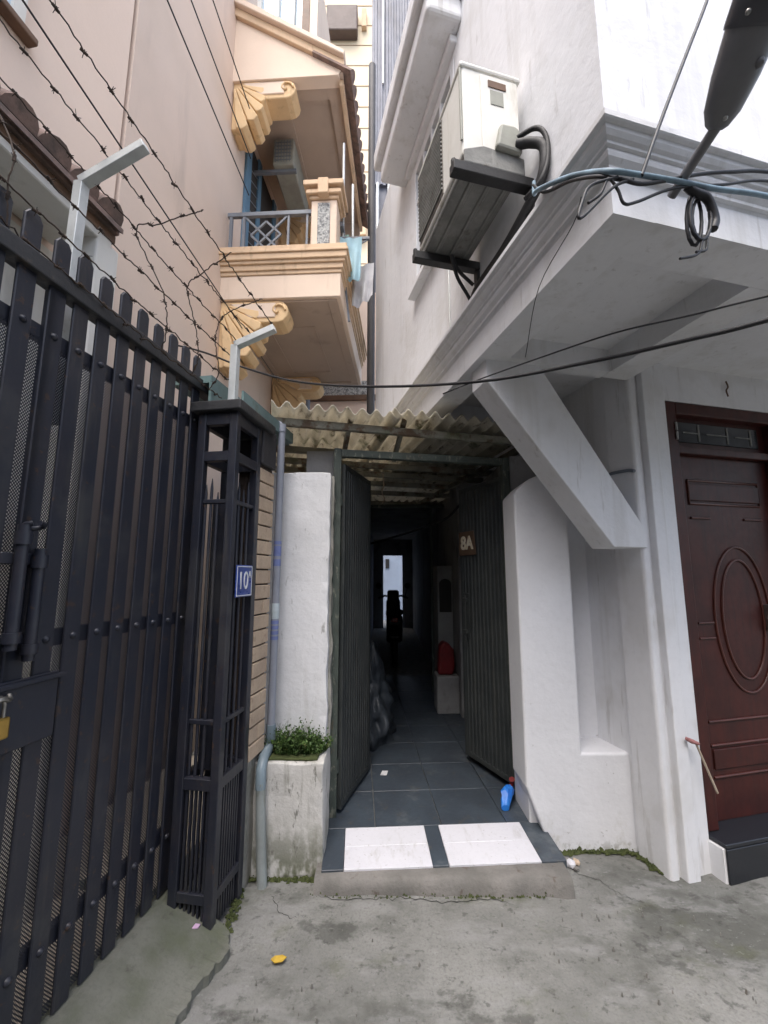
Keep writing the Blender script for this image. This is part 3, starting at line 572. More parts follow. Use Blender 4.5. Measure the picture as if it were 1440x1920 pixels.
# lattice gate post
gpst = thing('gate_post', 'dark steel lattice gate post with flat cap and inner bars', 'gate post', G(-.105, .14, 0))
px0, px1, py0, py1 = -.215, 0.0, 0.0, .28
for x in (px0, px1 - .042):
    for y in (py0, py1 - .042):
        zb = .05 if x < -.1 else .0
        MB(G).box(x, x + .042, y, y + .042, zb, 2.37).build('corner_upright', steel, gpst, .003, 1)
for z0, z1 in ((2.305, 2.368), (2.115, 2.165), (.585, .635), (.13, .17)):
    MB(G).box(px0 + .042, px1 - .042, py0 + .003, py0 + .036, z0, z1).build('cross_bar', steel, gpst, .002, 1); MB(G).box(px0 + .042, px1 - .042, py1 - .036, py1 - .003, z0, z1).build('cross_bar', steel, gpst, .002, 1)
    MB(G).box(px0 + .003, px0 + .036, py0 + .042, py1 - .042, z0, z1).build('cross_bar', steel, gpst, .002, 1); MB(G).box(px1 - .036, px1 - .003, py0 + .042, py1 - .042, z0, z1).build('cross_bar', steel, gpst, .002, 1)
MB(G).box(px0 - .03, px1 + .03, py0 - .03, py1 + .12, 2.371, 2.423).build('cap', steel_lt, gpst, .006, 2)
for i in range(6):
    x = px0 + .052 + i * .021
    MB(G).box(x, x + .010, py0 + .012, py0 + .026, .05, .585).build('lower_bar', steel, gpst)
for i in range(8):
    y = py0 + .052 + i * .022
    MB(G).box(px1 - .026, px1 - .012, y, y + .012, .02, .585).build('lower_bar', steel, gpst)
for x, y, top in ((-.165, .03, 2.0), (-.135, .03, 2.03), (-.10, .03, 1.96), (-.02, .09, 2.02), (-.02, .14, 1.99), (-.02, .19, 2.04), (-.165, .25, 2.0), (-.10, .25, 1.95)):
    MB(G).tube([(x, y, .63), (x, y, top - .05), (x, y, top)], [.008, .008, .002], 6).build('spear_bar', steel, gpst)
for z in (1.90, .86): MB(G).box(px0 + .03, px1 - .012, .018, .040, z, z + .022).box(px1 - .034, px1 - .010, .04, .25, z + .001, z + .021).build('bar_band', steel, gpst, .003, 1)
MB(G).box(px0 + .045, px1 - .09, .10, .19, .63, 1.93).build('inner_pillar', steel, gpst, .004, 1)
ns = thing('house_number_sign', 'blue enamel house number plate reading 10A on the gate post', 'sign', G(.01, .14, 1.52))
MB(G).box(.001, .008, .055, .222, 1.438, 1.596).build('plate', blue_sign, ns, .003, 1)
for (a0, a1, c0, c1) in ((.060, .217, 1.443, 1.447), (.060, .217, 1.587, 1.591), (.060, .064, 1.447, 1.587), (.213, .217, 1.447, 1.587)): MB(G).box(.008, .0095, a0, a1, c0, c1).build('rim_line', lettering, ns)
gy = G(0, 1, 0) - G(0, 0, 0)
text_mesh('lettering', '10', .125, G(.0095, .125, 1.515), gy, (0, 0, 1), lettering, ns, .0012, .85, .0)
text_mesh('lettering', 'A', .05, G(.0095, .192, 1.548), gy, (0, 0, 1), lettering, ns, .0012, .8, .0)

# teal gutter along the top of the brick wall, pipe below it
tg = thing('box_gutter', 'faded teal sheet metal gutter behind the gate post', 'gutter', G(-.1, .6, 2.5))
MB(G).prism([(-.20, 2.43), (.0, 2.43), (.0, 2.50), (-.012, 2.50), (-.012, 2.445), (-.185, 2.445), (-.185, 2.60), (-.20, 2.60)], 'y', .05, .75).build('channel', tealm, tg)
MB(G).box(-.42, -.2, .05, 1.2, 2.56, 2.60).build('flashing', tealm, tg)
dp = thing('drainpipe', 'grey plastic downpipe running down the white wall to the ground', 'pipe', (-.62, 2.4, 0))
MB(W).tube([(-.86, 2.50, 2.50), (-.69, 2.570, 2.495), (-.665, 2.58, 2.49), (-.652, 2.585, 2.475), (-.648, 2.585, 2.44)], .023, 12).build('top_elbow', pvc, dp)
MB(W).tube([(-.648, 2.585, 2.47), (-.648, 2.585, .64)], .023, 14).build('pipe_length', pvc, dp)
MB(W).tube([(-.648, 2.585, 2.49), (-.648, 2.585, 2.44)], .027, 14).build('collar', pvc, dp)
MB(W).tube([(-.648, 2.585, .70), (-.648, 2.585, .61), (-.650, 2.57, .582), (-.650, 2.46, .572), (-.648, 2.41, .535), (-.646, 2.405, .44)], .0275, 14).build('elbow', pvc_el, dp)
MB(W).tube([(-.646, 2.405, .47), (-.635, 2.398, .25), (-.615, 2.39, -.01)], .0255, 14).build('pipe_length', pvc2, dp)
for z0, z1, m_ in ((1.66, 1.72, print_b), (1.73, 1.75, print_b), (1.60, 1.64, print_b), (1.29, 1.38, print_w), (1.26, 1.28, print_b), (1.23, 1.25, print_b), (1.20, 1.22, print_b), (1.17, 1.19, print_b)):
    b = MB(W); b.tube([(-.648, 2.585, z0), (-.648, 2.585, z1)], .0234, 14, cap=False); b.build('printed_band', m_, dp)

# ================================================================== BARBED WIRE
def arm(name, pts, label):
    t = thing(name, label, 'wire support', G(*pts[0]), 'barbed wire supports')
    MB(G).beam(pts[0], pts[1], .04, .04).build('upright', galv, t, .002, 1); MB(G).beam(pts[1], pts[2], .04, .036).build('arm', galv, t, .002, 1); return t
arm('wire_support', [(-.40, -.62, 2.1), (-.385, -.62, 3.11), (-.11, -.62, 3.235)], 'galvanised angled wire support rising behind the gate bars')
arm('wire_support', [(-.10, .12, 2.42), (-.10, .12, 2.80), (.125, .12, 2.882)], 'galvanised angled wire support standing on the gate post cap')
def barbed(name, pts, label, r=.0027, every=.095, seed=0, group='barbed wire strands'):
    rnd = random.Random(seed); P = spline(pts, 10); b = MB(G); q = []
    for p in P: q.append((p[0] + rnd.gauss(0, .002), p[1], p[2] + rnd.gauss(0, .003)))
    b.tube(q, r, 6); acc = 0
    for a_, c_ in zip(q[:-1], q[1:]):
        d = (Vector(c_) - Vector(a_)); acc += d.length
        if acc > every * rnd.uniform(.8, 1.15):
            acc = 0; m_ = Vector(a_)
            dn = d.normalized(); b.tube([tuple(m_ - dn * .012), tuple(m_ + dn * .012)], r * 1.9, 6)
            for _ in range(3):
                v = Vector((rnd.gauss(0, 1), rnd.gauss(0, 1), rnd.gauss(0, 1))); v = (v - dn * v.dot(dn)).normalized() * rnd.uniform(.012, .020) + dn * rnd.gauss(0, .006)
                b.tube([tuple(m_ - v * .4), tuple(m_ + v)], [r * .7, r * .35], 4)
    return b.build(name, rusty, None, label=label, cat='barbed wire', group=group)
def lin2(a_, b_, n, sag=0):
    return [tuple(Vector(a_).lerp(Vector(b_), i / n) + Vector((0, 0, -sag * math.sin(math.pi * i / n)))) for i in range(n + 1)]
def ext(a_, b_, y):
    t = (y - a_[1]) / (b_[1] - a_[1]); return tuple(Vector(a_) + (Vector(b_) - Vector(a_)) * t)
S = {}
for nm, a_, b_ in (('S1', (-.10, -.62, 3.245), (.114, .12, 2.90)), ('S2', (-.257, -.62, 3.194), (-.015, .12, 2.86)), ('S3', (-.350, -.62, 3.135), (-.085, .12, 2.82))):
    S[nm] = lin2(ext(a_, b_, -1.35), a_, 4, .0)[:-1] + lin2(a_, b_, 6, .012)
S['S4'] = lin2((-.29, -1.25, 2.92), (-.135, .12, 2.75), 8, .02); S['S5'] = lin2((-.28, -1.25, 2.77), (-.116, .12, 2.587), 8, .02); S['S6'] = lin2((-.27, -1.25, 2.63), (-.168, .12, 2.50), 8, .012)
for i, (nm, lb) in enumerate((('S1', 'outermost barbed wire strand joining the tips of both support arms'), ('S2', 'barbed wire strand crossing the middle of both support arms'), ('S3', 'barbed wire strand at the bend of both support arms'), ('S4', 'barbed wire strand just below the bend of the far support'), ('S5', 'barbed wire strand skimming the pointed gate bar tops'), ('S6', 'lowest barbed wire strand lying along the gate top rail'))):
    barbed('barbed_wire', S[nm], lb, seed=i)
def near(nm, y): return min(spline(S[nm], 10), key=lambda p: abs(p[1] - y))
for i, (ys, lb) in enumerate((((-1.02, -1.0, -.98, -.97, -.96), 'wire tie crossing the strands nearest the left picture edge'), ((-.40, -.43, -.36, -.34, -.33), 'wire tie crossing the strands just beyond the near support'), ((-.22, -.19, -.16, -.14, -.12), 'wire tie crossing the strands midway between both supports'), ((-.02, .0, .0, .01, .02), 'wire tie crossing the strands closest to the far support'))):
    pp = [near('S1', ys[0]), near('S2', (ys[0] + ys[1]) / 2), near('S3', ys[1]), near('S4', ys[2]), near('S5', ys[3]), near('S6', ys[4])]
    d = Vector(pp[0]) - Vector(pp[1]); pp = [tuple(Vector(pp[0]) + d * .25)] + pp
    barbed('wire_tie', pp, lb, .0026, .13, 20 + i, 'wire ties between the strands')

# ================================================================== PINK HOUSE (left)
ph = thing('pink_house', 'pink house with ochre scrolled balcony brackets and clay tiled roof edge', 'house', K(-.5, 4.5, 0))
b = MB(K); b.box(-3.5, 0, 2.5, 9, -.05, 9.3); b.build('side_wall', pink_shaded, ph)
cg = (-1.10, .25)
MB(G).box(-3.5, -1.095, -4.5, .245, -.05, 7.2).build('street_wall', pink, ph)
MB(G).box(-1.093, -1.075, -4.5, .22, -.05, 3.30).build('porch_wall', yard_w, ph)
for yy in (-.14, -1.5): MB(G).box(-.86, -.70, yy - .08, yy + .06, -.05, 3.28).build('porch_column', yard_w, ph, .01, 2)
# porch canopy with clay tiles
cn = MB(G).prism([(-1.08, 3.34), (-.70, 3.26), (-.70, 3.36), (-1.08, 3.62)], 'y', -4.4, -.13).build('porch_canopy', yard_w, ph, .006, 1)
MB(G).box(-.735, -.69, -4.4, -.12, 3.30, 3.345).build('porch_moulding', brownf, cn, .006, 2); MB(G).box(-.75, -.675, -4.4, -.115, 3.352, 3.39).build('porch_moulding', tile_cl, cn, .006, 2)
def barrel(fr, x0, x1, yc, z0, z1, r, parent, name='roof_tile'):
    b = MB(fr); seg = 7; vs = []; dl_ = math.hypot(x1 - x0, z1 - z0); nx_, nz_ = (z1 - z0) / dl_, -(x1 - x0) / dl_
    for t, (x, z) in enumerate(((x0, z0), (x1, z1))):
        for rr in (r, r - .014):
            for k in range(seg + 1):
                a_ = math.pi * k / seg; vs.append((x + rr * math.sin(a_) * nx_, yc + rr * math.cos(a_), z + rr * math.sin(a_) * nz_))
    n = seg + 1
    fs = [(k, k + 1, 2 * n + k + 1, 2 * n + k) for k in range(seg)] + [(n + k + 1, n + k, 3 * n + k, 3 * n + k + 1) for k in range(seg)]
    b.add(vs, fs[:seg], True); b.add(vs, [list(range(n)), list(range(3 * n - 1, 2 * n - 1, -1)), (0, seg, 2 * n + seg, 2 * n)])
    return b.build(name, tile_cl, parent)
for k in range(13):
    yc = -.205 - .158 * k; barrel(G, -.66, -1.08, yc, 3.40 + random.uniform(-.006, .006), 3.66, .079, cn)
MB(G).prism([(-.64, 3.372), (-1.09, 3.65), (-1.09, 3.62), (-.64, 3.345)], 'y', -4.4, -.13).build('tile_bed', tile_cl, cn)
# upper window at the picture's left edge
wl = MB(G).box(-1.094, -1.06, -1.15, -.46, 4.33, 5.4).build('window', glass_b, ph)
MB(G).box(-1.094, -1.03, -1.2, -.37, 4.29, 4.33).build('window_sill', brownf, wl, .008, 2); MB(G).box(-1.06, -1.04, -.50, -.44, 4.33, 5.4).build('window_frame', yard_w, wl); MB(G).box(-1.06, -1.04, -.66, -.62, 4.33, 5.4).build('window_frame', yard_w, wl)
# balcony
by0, by1, bx = 4.0, 6.05, 1.25
MB(K).box(-.02, bx, by0, by1, 4.34, 4.60).build('balcony_slab', cream, ph, .006, 1)
for z0, z1, o_ in ((4.60, 4.64, .015), (4.64, 4.70, .035), (4.70, 4.735, .060), (4.735, 4.80, .085), (4.80, 4.83, .105), (4.83, 4.885, .085)):
    MB(K).box(-.02, bx + o_ * .8, by0 - o_ * .8, by1, z0, z1).build('balcony_moulding', ochre2, ph, .006, 2)
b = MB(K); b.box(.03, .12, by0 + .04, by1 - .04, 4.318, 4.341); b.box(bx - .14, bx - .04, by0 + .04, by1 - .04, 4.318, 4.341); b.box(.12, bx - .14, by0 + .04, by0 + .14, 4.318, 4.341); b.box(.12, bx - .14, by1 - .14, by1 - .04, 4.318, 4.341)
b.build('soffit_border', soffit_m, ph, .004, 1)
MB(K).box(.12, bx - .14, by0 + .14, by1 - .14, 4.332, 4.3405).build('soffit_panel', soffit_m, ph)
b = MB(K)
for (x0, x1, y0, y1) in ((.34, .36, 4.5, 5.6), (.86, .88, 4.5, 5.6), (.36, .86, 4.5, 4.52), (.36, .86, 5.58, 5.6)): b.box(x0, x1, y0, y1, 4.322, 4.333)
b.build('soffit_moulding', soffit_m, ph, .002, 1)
def corbel(y0, y1, ztop, L, fanh, m1, nm='bracket'):
    pr_ = [(0, ztop), (L, ztop)] + [(L + .11 * math.sin(t), ztop - .12 + .12 * math.cos(t)) for t in (.5, 1.0, 1.57, 2.1, 2.6, 3.14)] + [(.36, ztop - .24), (.27, ztop - .33), (.17, ztop - .50), (.06, ztop - fanh), (0, ztop - fanh)]
    o = MB(K).prism(pr_, 'y', y0, y1).build(nm, m1, ph, .012, 2)
    MB(K).prism([(.10, ztop - .03), (L - .02, ztop - .03), (L - .02, ztop - .19), (.32, ztop - .19)], 'y', y0 - .012, y0 + .01).build('bracket_panel', cream, o, .006, 1)
    b = MB(K)
    for t0 in (0,):
        sp = [(L - .0 + (.085 - .0085 * k) * math.cos(k * .62), y0 - .01, ztop - .115 + (.085 - .0085 * k) * math.sin(k * .62)) for k in range(10)]
        b.tube(sp, .012, 6)
    b.build('scroll', m1, o)
    for i in range(6):
        a0 = math.radians(-84 + i * 14.5); a1 = math.radians(-84 + (i + 1) * 14.5 - 1.5); r0, r1 = .10, fanh * (1.0 - .10 * i) * .98
        c_ = (.0, ztop - .02); am = (a0 + a1) / 2
        poly = [(c_[0] + r0 * math.cos(a0), c_[1] + r0 * math.sin(a0)), (c_[0] + r1 * math.cos(a0), c_[1] + r1 * math.sin(a0)), (c_[0] + r1 * 1.05 * math.cos(am), c_[1] + r1 * 1.05 * math.sin(am)), (c_[0] + r1 * math.cos(a1), c_[1] + r1 * math.sin(a1)), (c_[0] + r0 * math.cos(a1), c_[1] + r0 * math.sin(a1))]
        poly = [(max(.0, p[0]), p[1]) for p in poly]
        MB(K).prism(poly, 'y', y0 - .03 + .004 * i, y1 + .015).build('flute', m1, o, .022, 4)
corbel(4.03, 4.27, 4.335, .60, .72, ochre); corbel(5.72, 5.98, 4.335, .60, .72, ochre)
corbel(4.02, 4.26, 7.02, .60, .62, ochre); corbel(5.75, 6.0, 7.02, .60, .62, ochre)
# railing
rl = MB(K).box(.02, .93, 4.02, 4.06, 5.32, 5.37).build('railing', greyrail, ph, .004, 1)
def rb(a_, b_, w_=.022): MB(K).beam(a_, b_, w_, w_).build('rail_bar', greyrail, rl)
for x in (.06, .20, .68, .88): rb((x, 4.04, 4.88), (x, 4.04, 5.33), .03 if x in (.06, .20) else .022)
for (x0, z0, x1, z1) in ((.22, 5.31, .56, 4.95), (.66, 5.31, .32, 4.95), (.28, 5.10, .44, 5.26), (.44, 5.26, .60, 5.10), (.28, 5.10, .44, 4.94), (.44, 4.94, .60, 5.10), (.34, 4.95, .30, 4.90), (.54, 4.95, .58, 4.90)): rb((x0, 4.04, z0), (x1, 4.04, z1), .02)
MB(K).box(.10, .93, 4.02, 4.06, 4.885, 4.91).build('rail_bar', greyrail, rl)
MB(K).box(1.195, 1.235, 4.2, 5.9, 5.32, 5.37).build('rail_bar', greyrail, rl)
for k in range(9): rb((1.215, 4.35 + k * .18, 4.88), (1.215, 4.35 + k * .18, 5.33), .022)
# balcony column with carved panel
cl = MB(K).box(.93, 1.20, 3.99, 4.22, 4.885, 5.44).build('column', cream, ph, .008, 1)
MB(K).box(1.0, 1.13, 3.975, 3.992, 4.90, 5.40).build('carved_panel', relief, cl, .006, 1)
for z0, z1, o_ in ((5.44, 5.48, .02), (5.48, 5.53, .05), (5.53, 5.56, .03), (5.56, 5.62, .075)): MB(K).box(.93 - o_, 1.20 + o_, 3.99 - o_, 4.22 + o_, z0, z1).build('capital', ochre2, cl, .006, 1)
MB(K).disc((1.065, 3.935, 5.52), (0, 1, 0), .05, .06, 16).build('capital', ochre2, cl)
MB(K).box(1.01, 1.12, 3.905, 3.99, 5.45, 5.63).build('capital', ochre2, cl, .01, 2)
# roof over the balcony: ceiling, gable front, sloping coping, eave tiles
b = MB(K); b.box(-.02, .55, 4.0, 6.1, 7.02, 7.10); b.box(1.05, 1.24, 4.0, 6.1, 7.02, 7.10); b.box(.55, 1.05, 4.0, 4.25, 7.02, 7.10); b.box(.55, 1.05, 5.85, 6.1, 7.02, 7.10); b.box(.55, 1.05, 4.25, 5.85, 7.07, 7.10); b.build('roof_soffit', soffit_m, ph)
MB(K).prism([(-.02, 7.0), (1.19, 7.0), (1.22, 7.06), (-.02, 7.86)], 'y', 3.99, 4.12).build('gable', cream, ph, .004, 1)
MB(K).prism([(-.02, 7.86), (1.22, 7.06), (1.26, 7.08), (1.26, 7.14), (-.02, 7.97)], 'y', 3.95, 4.14).build('gable_coping', ochre2, ph, .006, 1)
MB(K).prism([(-.02, 7.97), (1.26, 7.14), (1.27, 7.20), (-.02, 8.06)], 'y', 3.90, 4.16).build('gable_coping', cream, ph, .008, 1)
rt_ = MB(K).prism([(-.02, 7.95), (1.22, 7.12), (1.22, 7.07), (-.02, 7.85)], 'y', 4.1, 6.1).build('roof_slope', tile_cl, ph)
for k in range(14): barrel(K, 1.33, .9, 4.02 + .152 * k, 6.97 + random.uniform(-.012, .012), 7.26, .078, rt_)
MB(K).box(1.19, 1.24, 4.05, 6.1, 6.94, 7.02).build('eave_moulding', ochre2, rt_, .006, 1)
# window above the gable
uw = MB(K).box(-.005, .62, 4.6, 4.66, 7.9, 9.6).build('dormer_window', glass_b, ph)
for x0, x1 in ((-.005, .05), (.25, .29), (.46, .50), (.60, .70)): MB(K).box(x0, x1, 4.54, 4.60, 7.85, 9.6).build('window_frame', brownf if x0 > .5 else yard_w, uw, .004, 1)
MB(K).box(.70, .80, 4.55, 6.0, 7.6, 9.6).build('dormer_cheek', cream, ph)
MB(K).box(-.02, .70, 4.66, 6.0, 7.6, 9.6).build('dormer_wall', cream, ph)
# balcony door: blue shutters and dark lattice
bd = MB(K).box(-.005, .012, 4.45, 5.5, 4.885, 6.85).build('balcony_door', darkmesh, ph)
for y0, y1 in ((4.42, 4.56), (4.80, 4.90), (5.40, 5.52)): MB(K).box(.0, .035, y0, y1, 4.885, 6.9).build('shutter_stile', bluep, bd, .004, 1)
for k in range(12): MB(K).beam((.02, 4.57, 4.95 + k * .14), (.02, 4.80, 5.05 + k * .14), .008, .012).build('lattice_bar', greyrail, bd)
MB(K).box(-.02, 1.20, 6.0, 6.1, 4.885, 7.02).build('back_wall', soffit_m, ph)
# second balcony further back, seen below the first
MB(K).box(-.02, 1.45, 7.0, 9.0, 4.10, 4.50).build('rear_balcony', pink, ph)
MB(K).box(-.02, 1.48, 6.96, 9.0, 4.50, 4.60).build('balcony_moulding', brownf, ph, .01, 2); MB(K).box(.35, 1.25, 6.97, 7.05, 4.60, 4.85).build('carved_panel', relief, ph); MB(K).box(-.02, 1.45, 7.1, 9.0, 4.60, 6.6).build('rear_wall', pink, ph)
MB(K).tube([(.30, 6.6, 3.0), (.30, 6.6, 4.6)], .05, 10).build('drain_stack', greyrail, ph)

# outdoor unit on the pink house balcony wall
pa = thing('air_conditioner', 'small outdoor air conditioner unit under the pink balcony roof', 'air conditioner', K(.2, 5.3, 6.3))
MB(K).box(.27, .53, 4.62, 5.42, 6.60, 6.97).build('casing', ac_g, pa, .015, 2)
b = MB(K)
for k in range(6): b.box(.30 + k * .036, .308 + k * .036, 4.612, 4.62, 6.64, 6.94)
for k in range(6): b.box(.295, .50, 4.611, 4.619, 6.66 + k * .05, 6.667 + k * .05)
b.build('front_grille', greyrail, pa)
for y in (4.7, 5.34): MB(K).box(.0, .55, y - .02, y + .02, 6.56, 6.60).build('wall_bracket', greyrail, pa)

# ================================================================== FAR BUILDINGS
fb = thing('cream_tower', 'tall bright cream building at the end of the gap between the houses', 'building', (-2, 15.5, 0))
MB(W).box(-6, .9, 15, 18, 0, 29).build('wall', farcream, fb)
for k in range(27): MB(W).box(-6, .9, 14.985, 15.0, 1.2 + k * 1.03, 1.23 + k * 1.03).build('joint_line', joint_m, fb)
b = MB(W); b.box(-2.42, -1.12, 14.6, 15, 24.1, 25.4); b.build('oriel_box', mat('oriel_brown', (.12, .085, .075), None, 2, .6, 0, fine=0), fb, .05, 2)
for x in (-2.75, -.85): MB(W).box(x - .1, x + .1, 14.8, 15, 24.6, 25.5).build('wall_bracket', ochre2, fb)
MB(W).box(-1.05, -.7, 14.7, 15, 14.6, 15.6).build('wall_bracket', ochre2, fb)
mc = thing('metal_clad_block', 'blue grey sheet metal upper storey in the gap behind the white house', 'building', (.2, 7.5, 7))
b = MB(W)
for i in range(10):
    x = -.24 + i * .11; b.prism([(x, 7.0), (x + .05, 7.0), (x + .06, 6.975), (x + .10, 6.975), (x + .11, 7.0), (x + .11, 7.05), (x, 7.05)], 'z', 8.8, 15)
b.build('cladding', metalclad, mc); MB(W).box(-.22, .9, 7.05, 8.2, 6.0, 15).build('body', metalclad, mc)
MB(W).tube([(-.12, 6.96, 8.8), (-.12, 6.96, 6.5)], .03, 6).build('pole', galv, mc); MB(W).tube([(-.02, 6.95, 11), (.0, 6.95, 15)], .02, 6).build('pole', galv, mc); MB(W).tube([(.09, 6.96, 8.9), (.06, 6.96, 7.0)], .025, 6).build('pole', galv, mc)
MB(W).tube([(-.185, 5.6, 2.6), (-.185, 5.6, 9.5)], .055, 10).build('soil_stack', mat('dark_stack', (.09, .085, .085), None, 3, .6, .05), None, label='dark vertical pipe in the gap at the end of the white house', cat='pipe')
# unseen house added behind the camera to shade the lower walls
oh = thing('shading_house', 'plain grey unseen house added behind the viewer to shade the lower walls', 'house', (0, -3.2, 0))
MB(W).box(-7, 8, -9, -3.0, -.05, 4.8).build('wall', mat('grey_render', (.30, .29, .28), (.24, .235, .225), 1, .9, .2, 20), oh)
for x in (-4, -1.2, 1.8, 4.6): MB(W).box(x - .5, x + .5, -3.02, -2.98, 3.0, 4.2).build('window', glass_d, oh)
MB(W).box(-.8, 1.6, -3.03, -2.97, 0, 2.6).build('door', brownf, oh)

# ================================================================== AIR CONDITIONER, LAMP, CABLES
ac = thing('air_conditioner', 'weathered white outdoor air conditioner unit on dark brackets on the white house', 'air conditioner', R(-.15, .75, 3.3))
MB(R).box(-.295, .0, .475, 1.07, 3.385, 3.86).build('casing', ac_m, ac, .018, 3)
MB(R).box(-.302, .008, .466, 1.078, 3.845, 3.872).build('top_cover', ac_m, ac, .010, 2)
MB(R).box(-.20, -.012, .466, .476, 3.40, 3.83).build('service_panel', ac_m, ac, .004, 1)
MB(R).box(-.165, -.075, .462, .467, 3.765, 3.80).build('handle_recess', brownf, ac); MB(R).box(-.155, -.09, .463, .467, 3.675, 3.75).build('rating_label', ac_g, ac)
MB(R).prism([(-.15, 3.43), (-.02, 3.42), (-.02, 3.53), (-.05, 3.555), (-.125, 3.55)], 'y', .435, .468).build('valve_cover', ac_g, ac, .012, 2)
b = MB(R); gz = 3.43
gr = MB(R).box(-.299, -.294, .70, 1.045, 3.41, 3.83).build('front_grille', grill_m, ac)
for k in range(17): MB(R).box(-.308, -.299, .70, 1.045, gz + k * .024, gz + .010 + k * .024).build('slat', ac_b, gr)
MB(R).box(-.285, -.01, .485, 1.06, 3.345, 3.384).build('base_pan', ac_b, ac, .01, 2)
for k in range(3): MB(R).box(-.23 + k * .085, -.205 + k * .085, .54, 1.0, 3.336, 3.346).build('pan_rib', ac_b, ac, .004, 1)
for y in (.49, 1.03):
    MB(R).box(-.345, .05, y - .026, y + .026, 3.292, 3.340).build('bracket_arm', black_m, ac, .003, 1)
    MB(R).box(.03, .052, y - .02, y + .02, 3.13, 3.292).build('bracket_leg', black_m, ac, .003, 1)
    MB(R).tube([(-.335, y, 3.29), (-.335, y, 3.36)], .012, 6).build('bracket_bolt', black_m, ac)
MB(R).prism([(-.296, 3.335), (.004, 3.335), (.004, 3.425), (-.20, 3.44), (-.296, 3.40)], 'y', .462, .474).build('dirty_skirt', ac_b, ac, .006, 2)
MB(R).tube(lin2_((-.297, .48, 3.46), (-.297, .48, 3.84)), .006, 6).build('edge_seam', ac_g, ac)
b = MB(R); b.tube(spline([(-.05, .44, 3.46), (.0, .40, 3.44), (.03, .36, 3.38), (.025, .37, 3.26), (.015, .45, 3.20), (.02, .70, 3.16), (.03, 1.0, 3.17), (.05, 1.12, 3.15)], 6), .022, 10); b.build('pipe_bundle', black_m, ac)
MB(R).tube(spline([(-.05, .45, 3.50), (.01, .385, 3.50), (.035, .35, 3.43), (.03, .34, 3.30), (.0, .36, 3.20), (-.02, .44, 3.19)], 6), .011, 8).build('insulated_pipe', black_m, ac)
MB(R).tube(spline([(.0, 1.0, 3.18), (-.10, .98, 3.24), (-.16, .93, 3.28), (-.10, .99, 3.20), (.01, 1.05, 3.10), (.03, 1.12, 3.02)], 6), .010, 8).build('loose_hose', black_m, ac)
MB(R).tube([(.045, 1.45, 3.90), (.045, 1.44, 3.0)], .006, 6).build('conduit', galv, wh)

lp = thing('street_lamp', 'grey street lamp head on a short arm at the house corner', 'street lamp', R(.136, -.1, 2.75))
MB(R).tube([(.150, -.08, 2.74), (.137, -.17, 2.768), (.135, -.25, 2.805)], .0145, 10).build('arm', lampm, lp)
def lamp_head():
    P0, P1 = Vector((.139, -.235, 2.80)), Vector((.045, -.56, 3.07)); d = P1 - P0
    b = MB(R); secs = [(0, .018, .014), (.02, .030, .024), (.09, .047, .034), (.25, .060, .040), (.42, .066, .042), (.45, .067, .042)]; sw = 16; vs = []
    dn = d.normalized(); sx = Vector((0, 0, 1)).cross(dn).normalized(); up = dn.cross(sx)
    def ring(t, wd, ht): return [tuple(P0 + d * t + sx * wd * math.cos(2 * math.pi * k / sw) + up * ht * math.sin(2 * math.pi * k / sw)) for k in range(sw)]
    for t, wd, ht in secs: vs += ring(t, wd, ht)
    fs = [(i * sw + k, i * sw + (k + 1) % sw, (i + 1) * sw + (k + 1) % sw, (i + 1) * sw + k) for i in range(len(secs) - 1) for k in range(sw)] + [list(range(sw))]
    b.add(vs, fs, True); b.build('rear_housing', lampm, lp)
    b = MB(R); secs = [(.445, .070, .045), (.46, .072, .046), (.75, .075, .044), (1.0, .070, .036), (1.15, .05, .026), (1.2, .01, .01)]; vs = []
    for t, wd, ht in secs: vs += ring(t, wd, ht)
    fs = [(i * sw + k, i * sw + (k + 1) % sw, (i + 1) * sw + (k + 1) % sw, (i + 1) * sw + k) for i in range(len(secs) - 1) for k in range(sw)] + [list(range(sw))]
    b.add(vs, fs, True); b.build('led_housing', lampd, lp)
    b = MB(R); c_ = [P0 + d * t + sx * s_ - up * h_ for t, h_ in ((.56, .0475), (1.0, .039)) for s_ in (-.045, .045)]
    b.add([tuple(c_[0]), tuple(c_[1]), tuple(c_[3]), tuple(c_[2])] + [tuple(p + up * .02) for p in (c_[0], c_[1], c_[3], c_[2])], [(0, 1, 2, 3), (0, 4, 5, 1), (1, 5, 6, 2), (2, 6, 7, 3), (3, 7, 4, 0)]); b.build('lens', lens_m, lp)
    for t, s_ in ((.50, -.05), (.50, .05), (.06, 0)): MB(R).dome(tuple(P0 + d * t + sx * s_ - up * (.042 if t > .1 else .028)), tuple(-up), .007, 8).build('screw', chrome, lp)
    MB(R).dome(tuple(P0 + d * .3 + sx * .03 - up * .036), tuple(-up), .012, 8).build('latch', lampm, lp)
lamp_head()
def cable(name, pts, r, m, label, fr=R, n=7, seg=8): return MB(fr).tube(spline(pts, n), r, seg).build(name, m, None, label=label, cat='cable', group='cables strung round the white house corner')
cable('blue_cable', [(.0, .40, 3.24), (-.06, .32, 3.09), (-.11, .223, 3.002), (-.115, .077, 2.899), (-.115, -.02, 2.819), (-.118, -.125, 2.715), (-.023, -.13, 2.722), (.136, -.132, 2.735), (.263, -.132, 2.744), (.49, -.13, 2.774), (.9, -.12, 2.80)], .0085, bluecab, 'thick pale blue cable bending round the white house corner')
cable('black_cable', [(-.02, .38, 3.2), (-.10, .20, 2.97), (-.115, .05, 2.86), (-.13, -.08, 2.74), (-.083, -.125, 2.695), (.0, -.128, 2.70), (.197, -.13, 2.78), (.35, -.13, 2.83), (.525, -.12, 2.885), (.9, -.10, 2.95)], .006, blackcab, 'black cable running above the blue cable on the fascia')
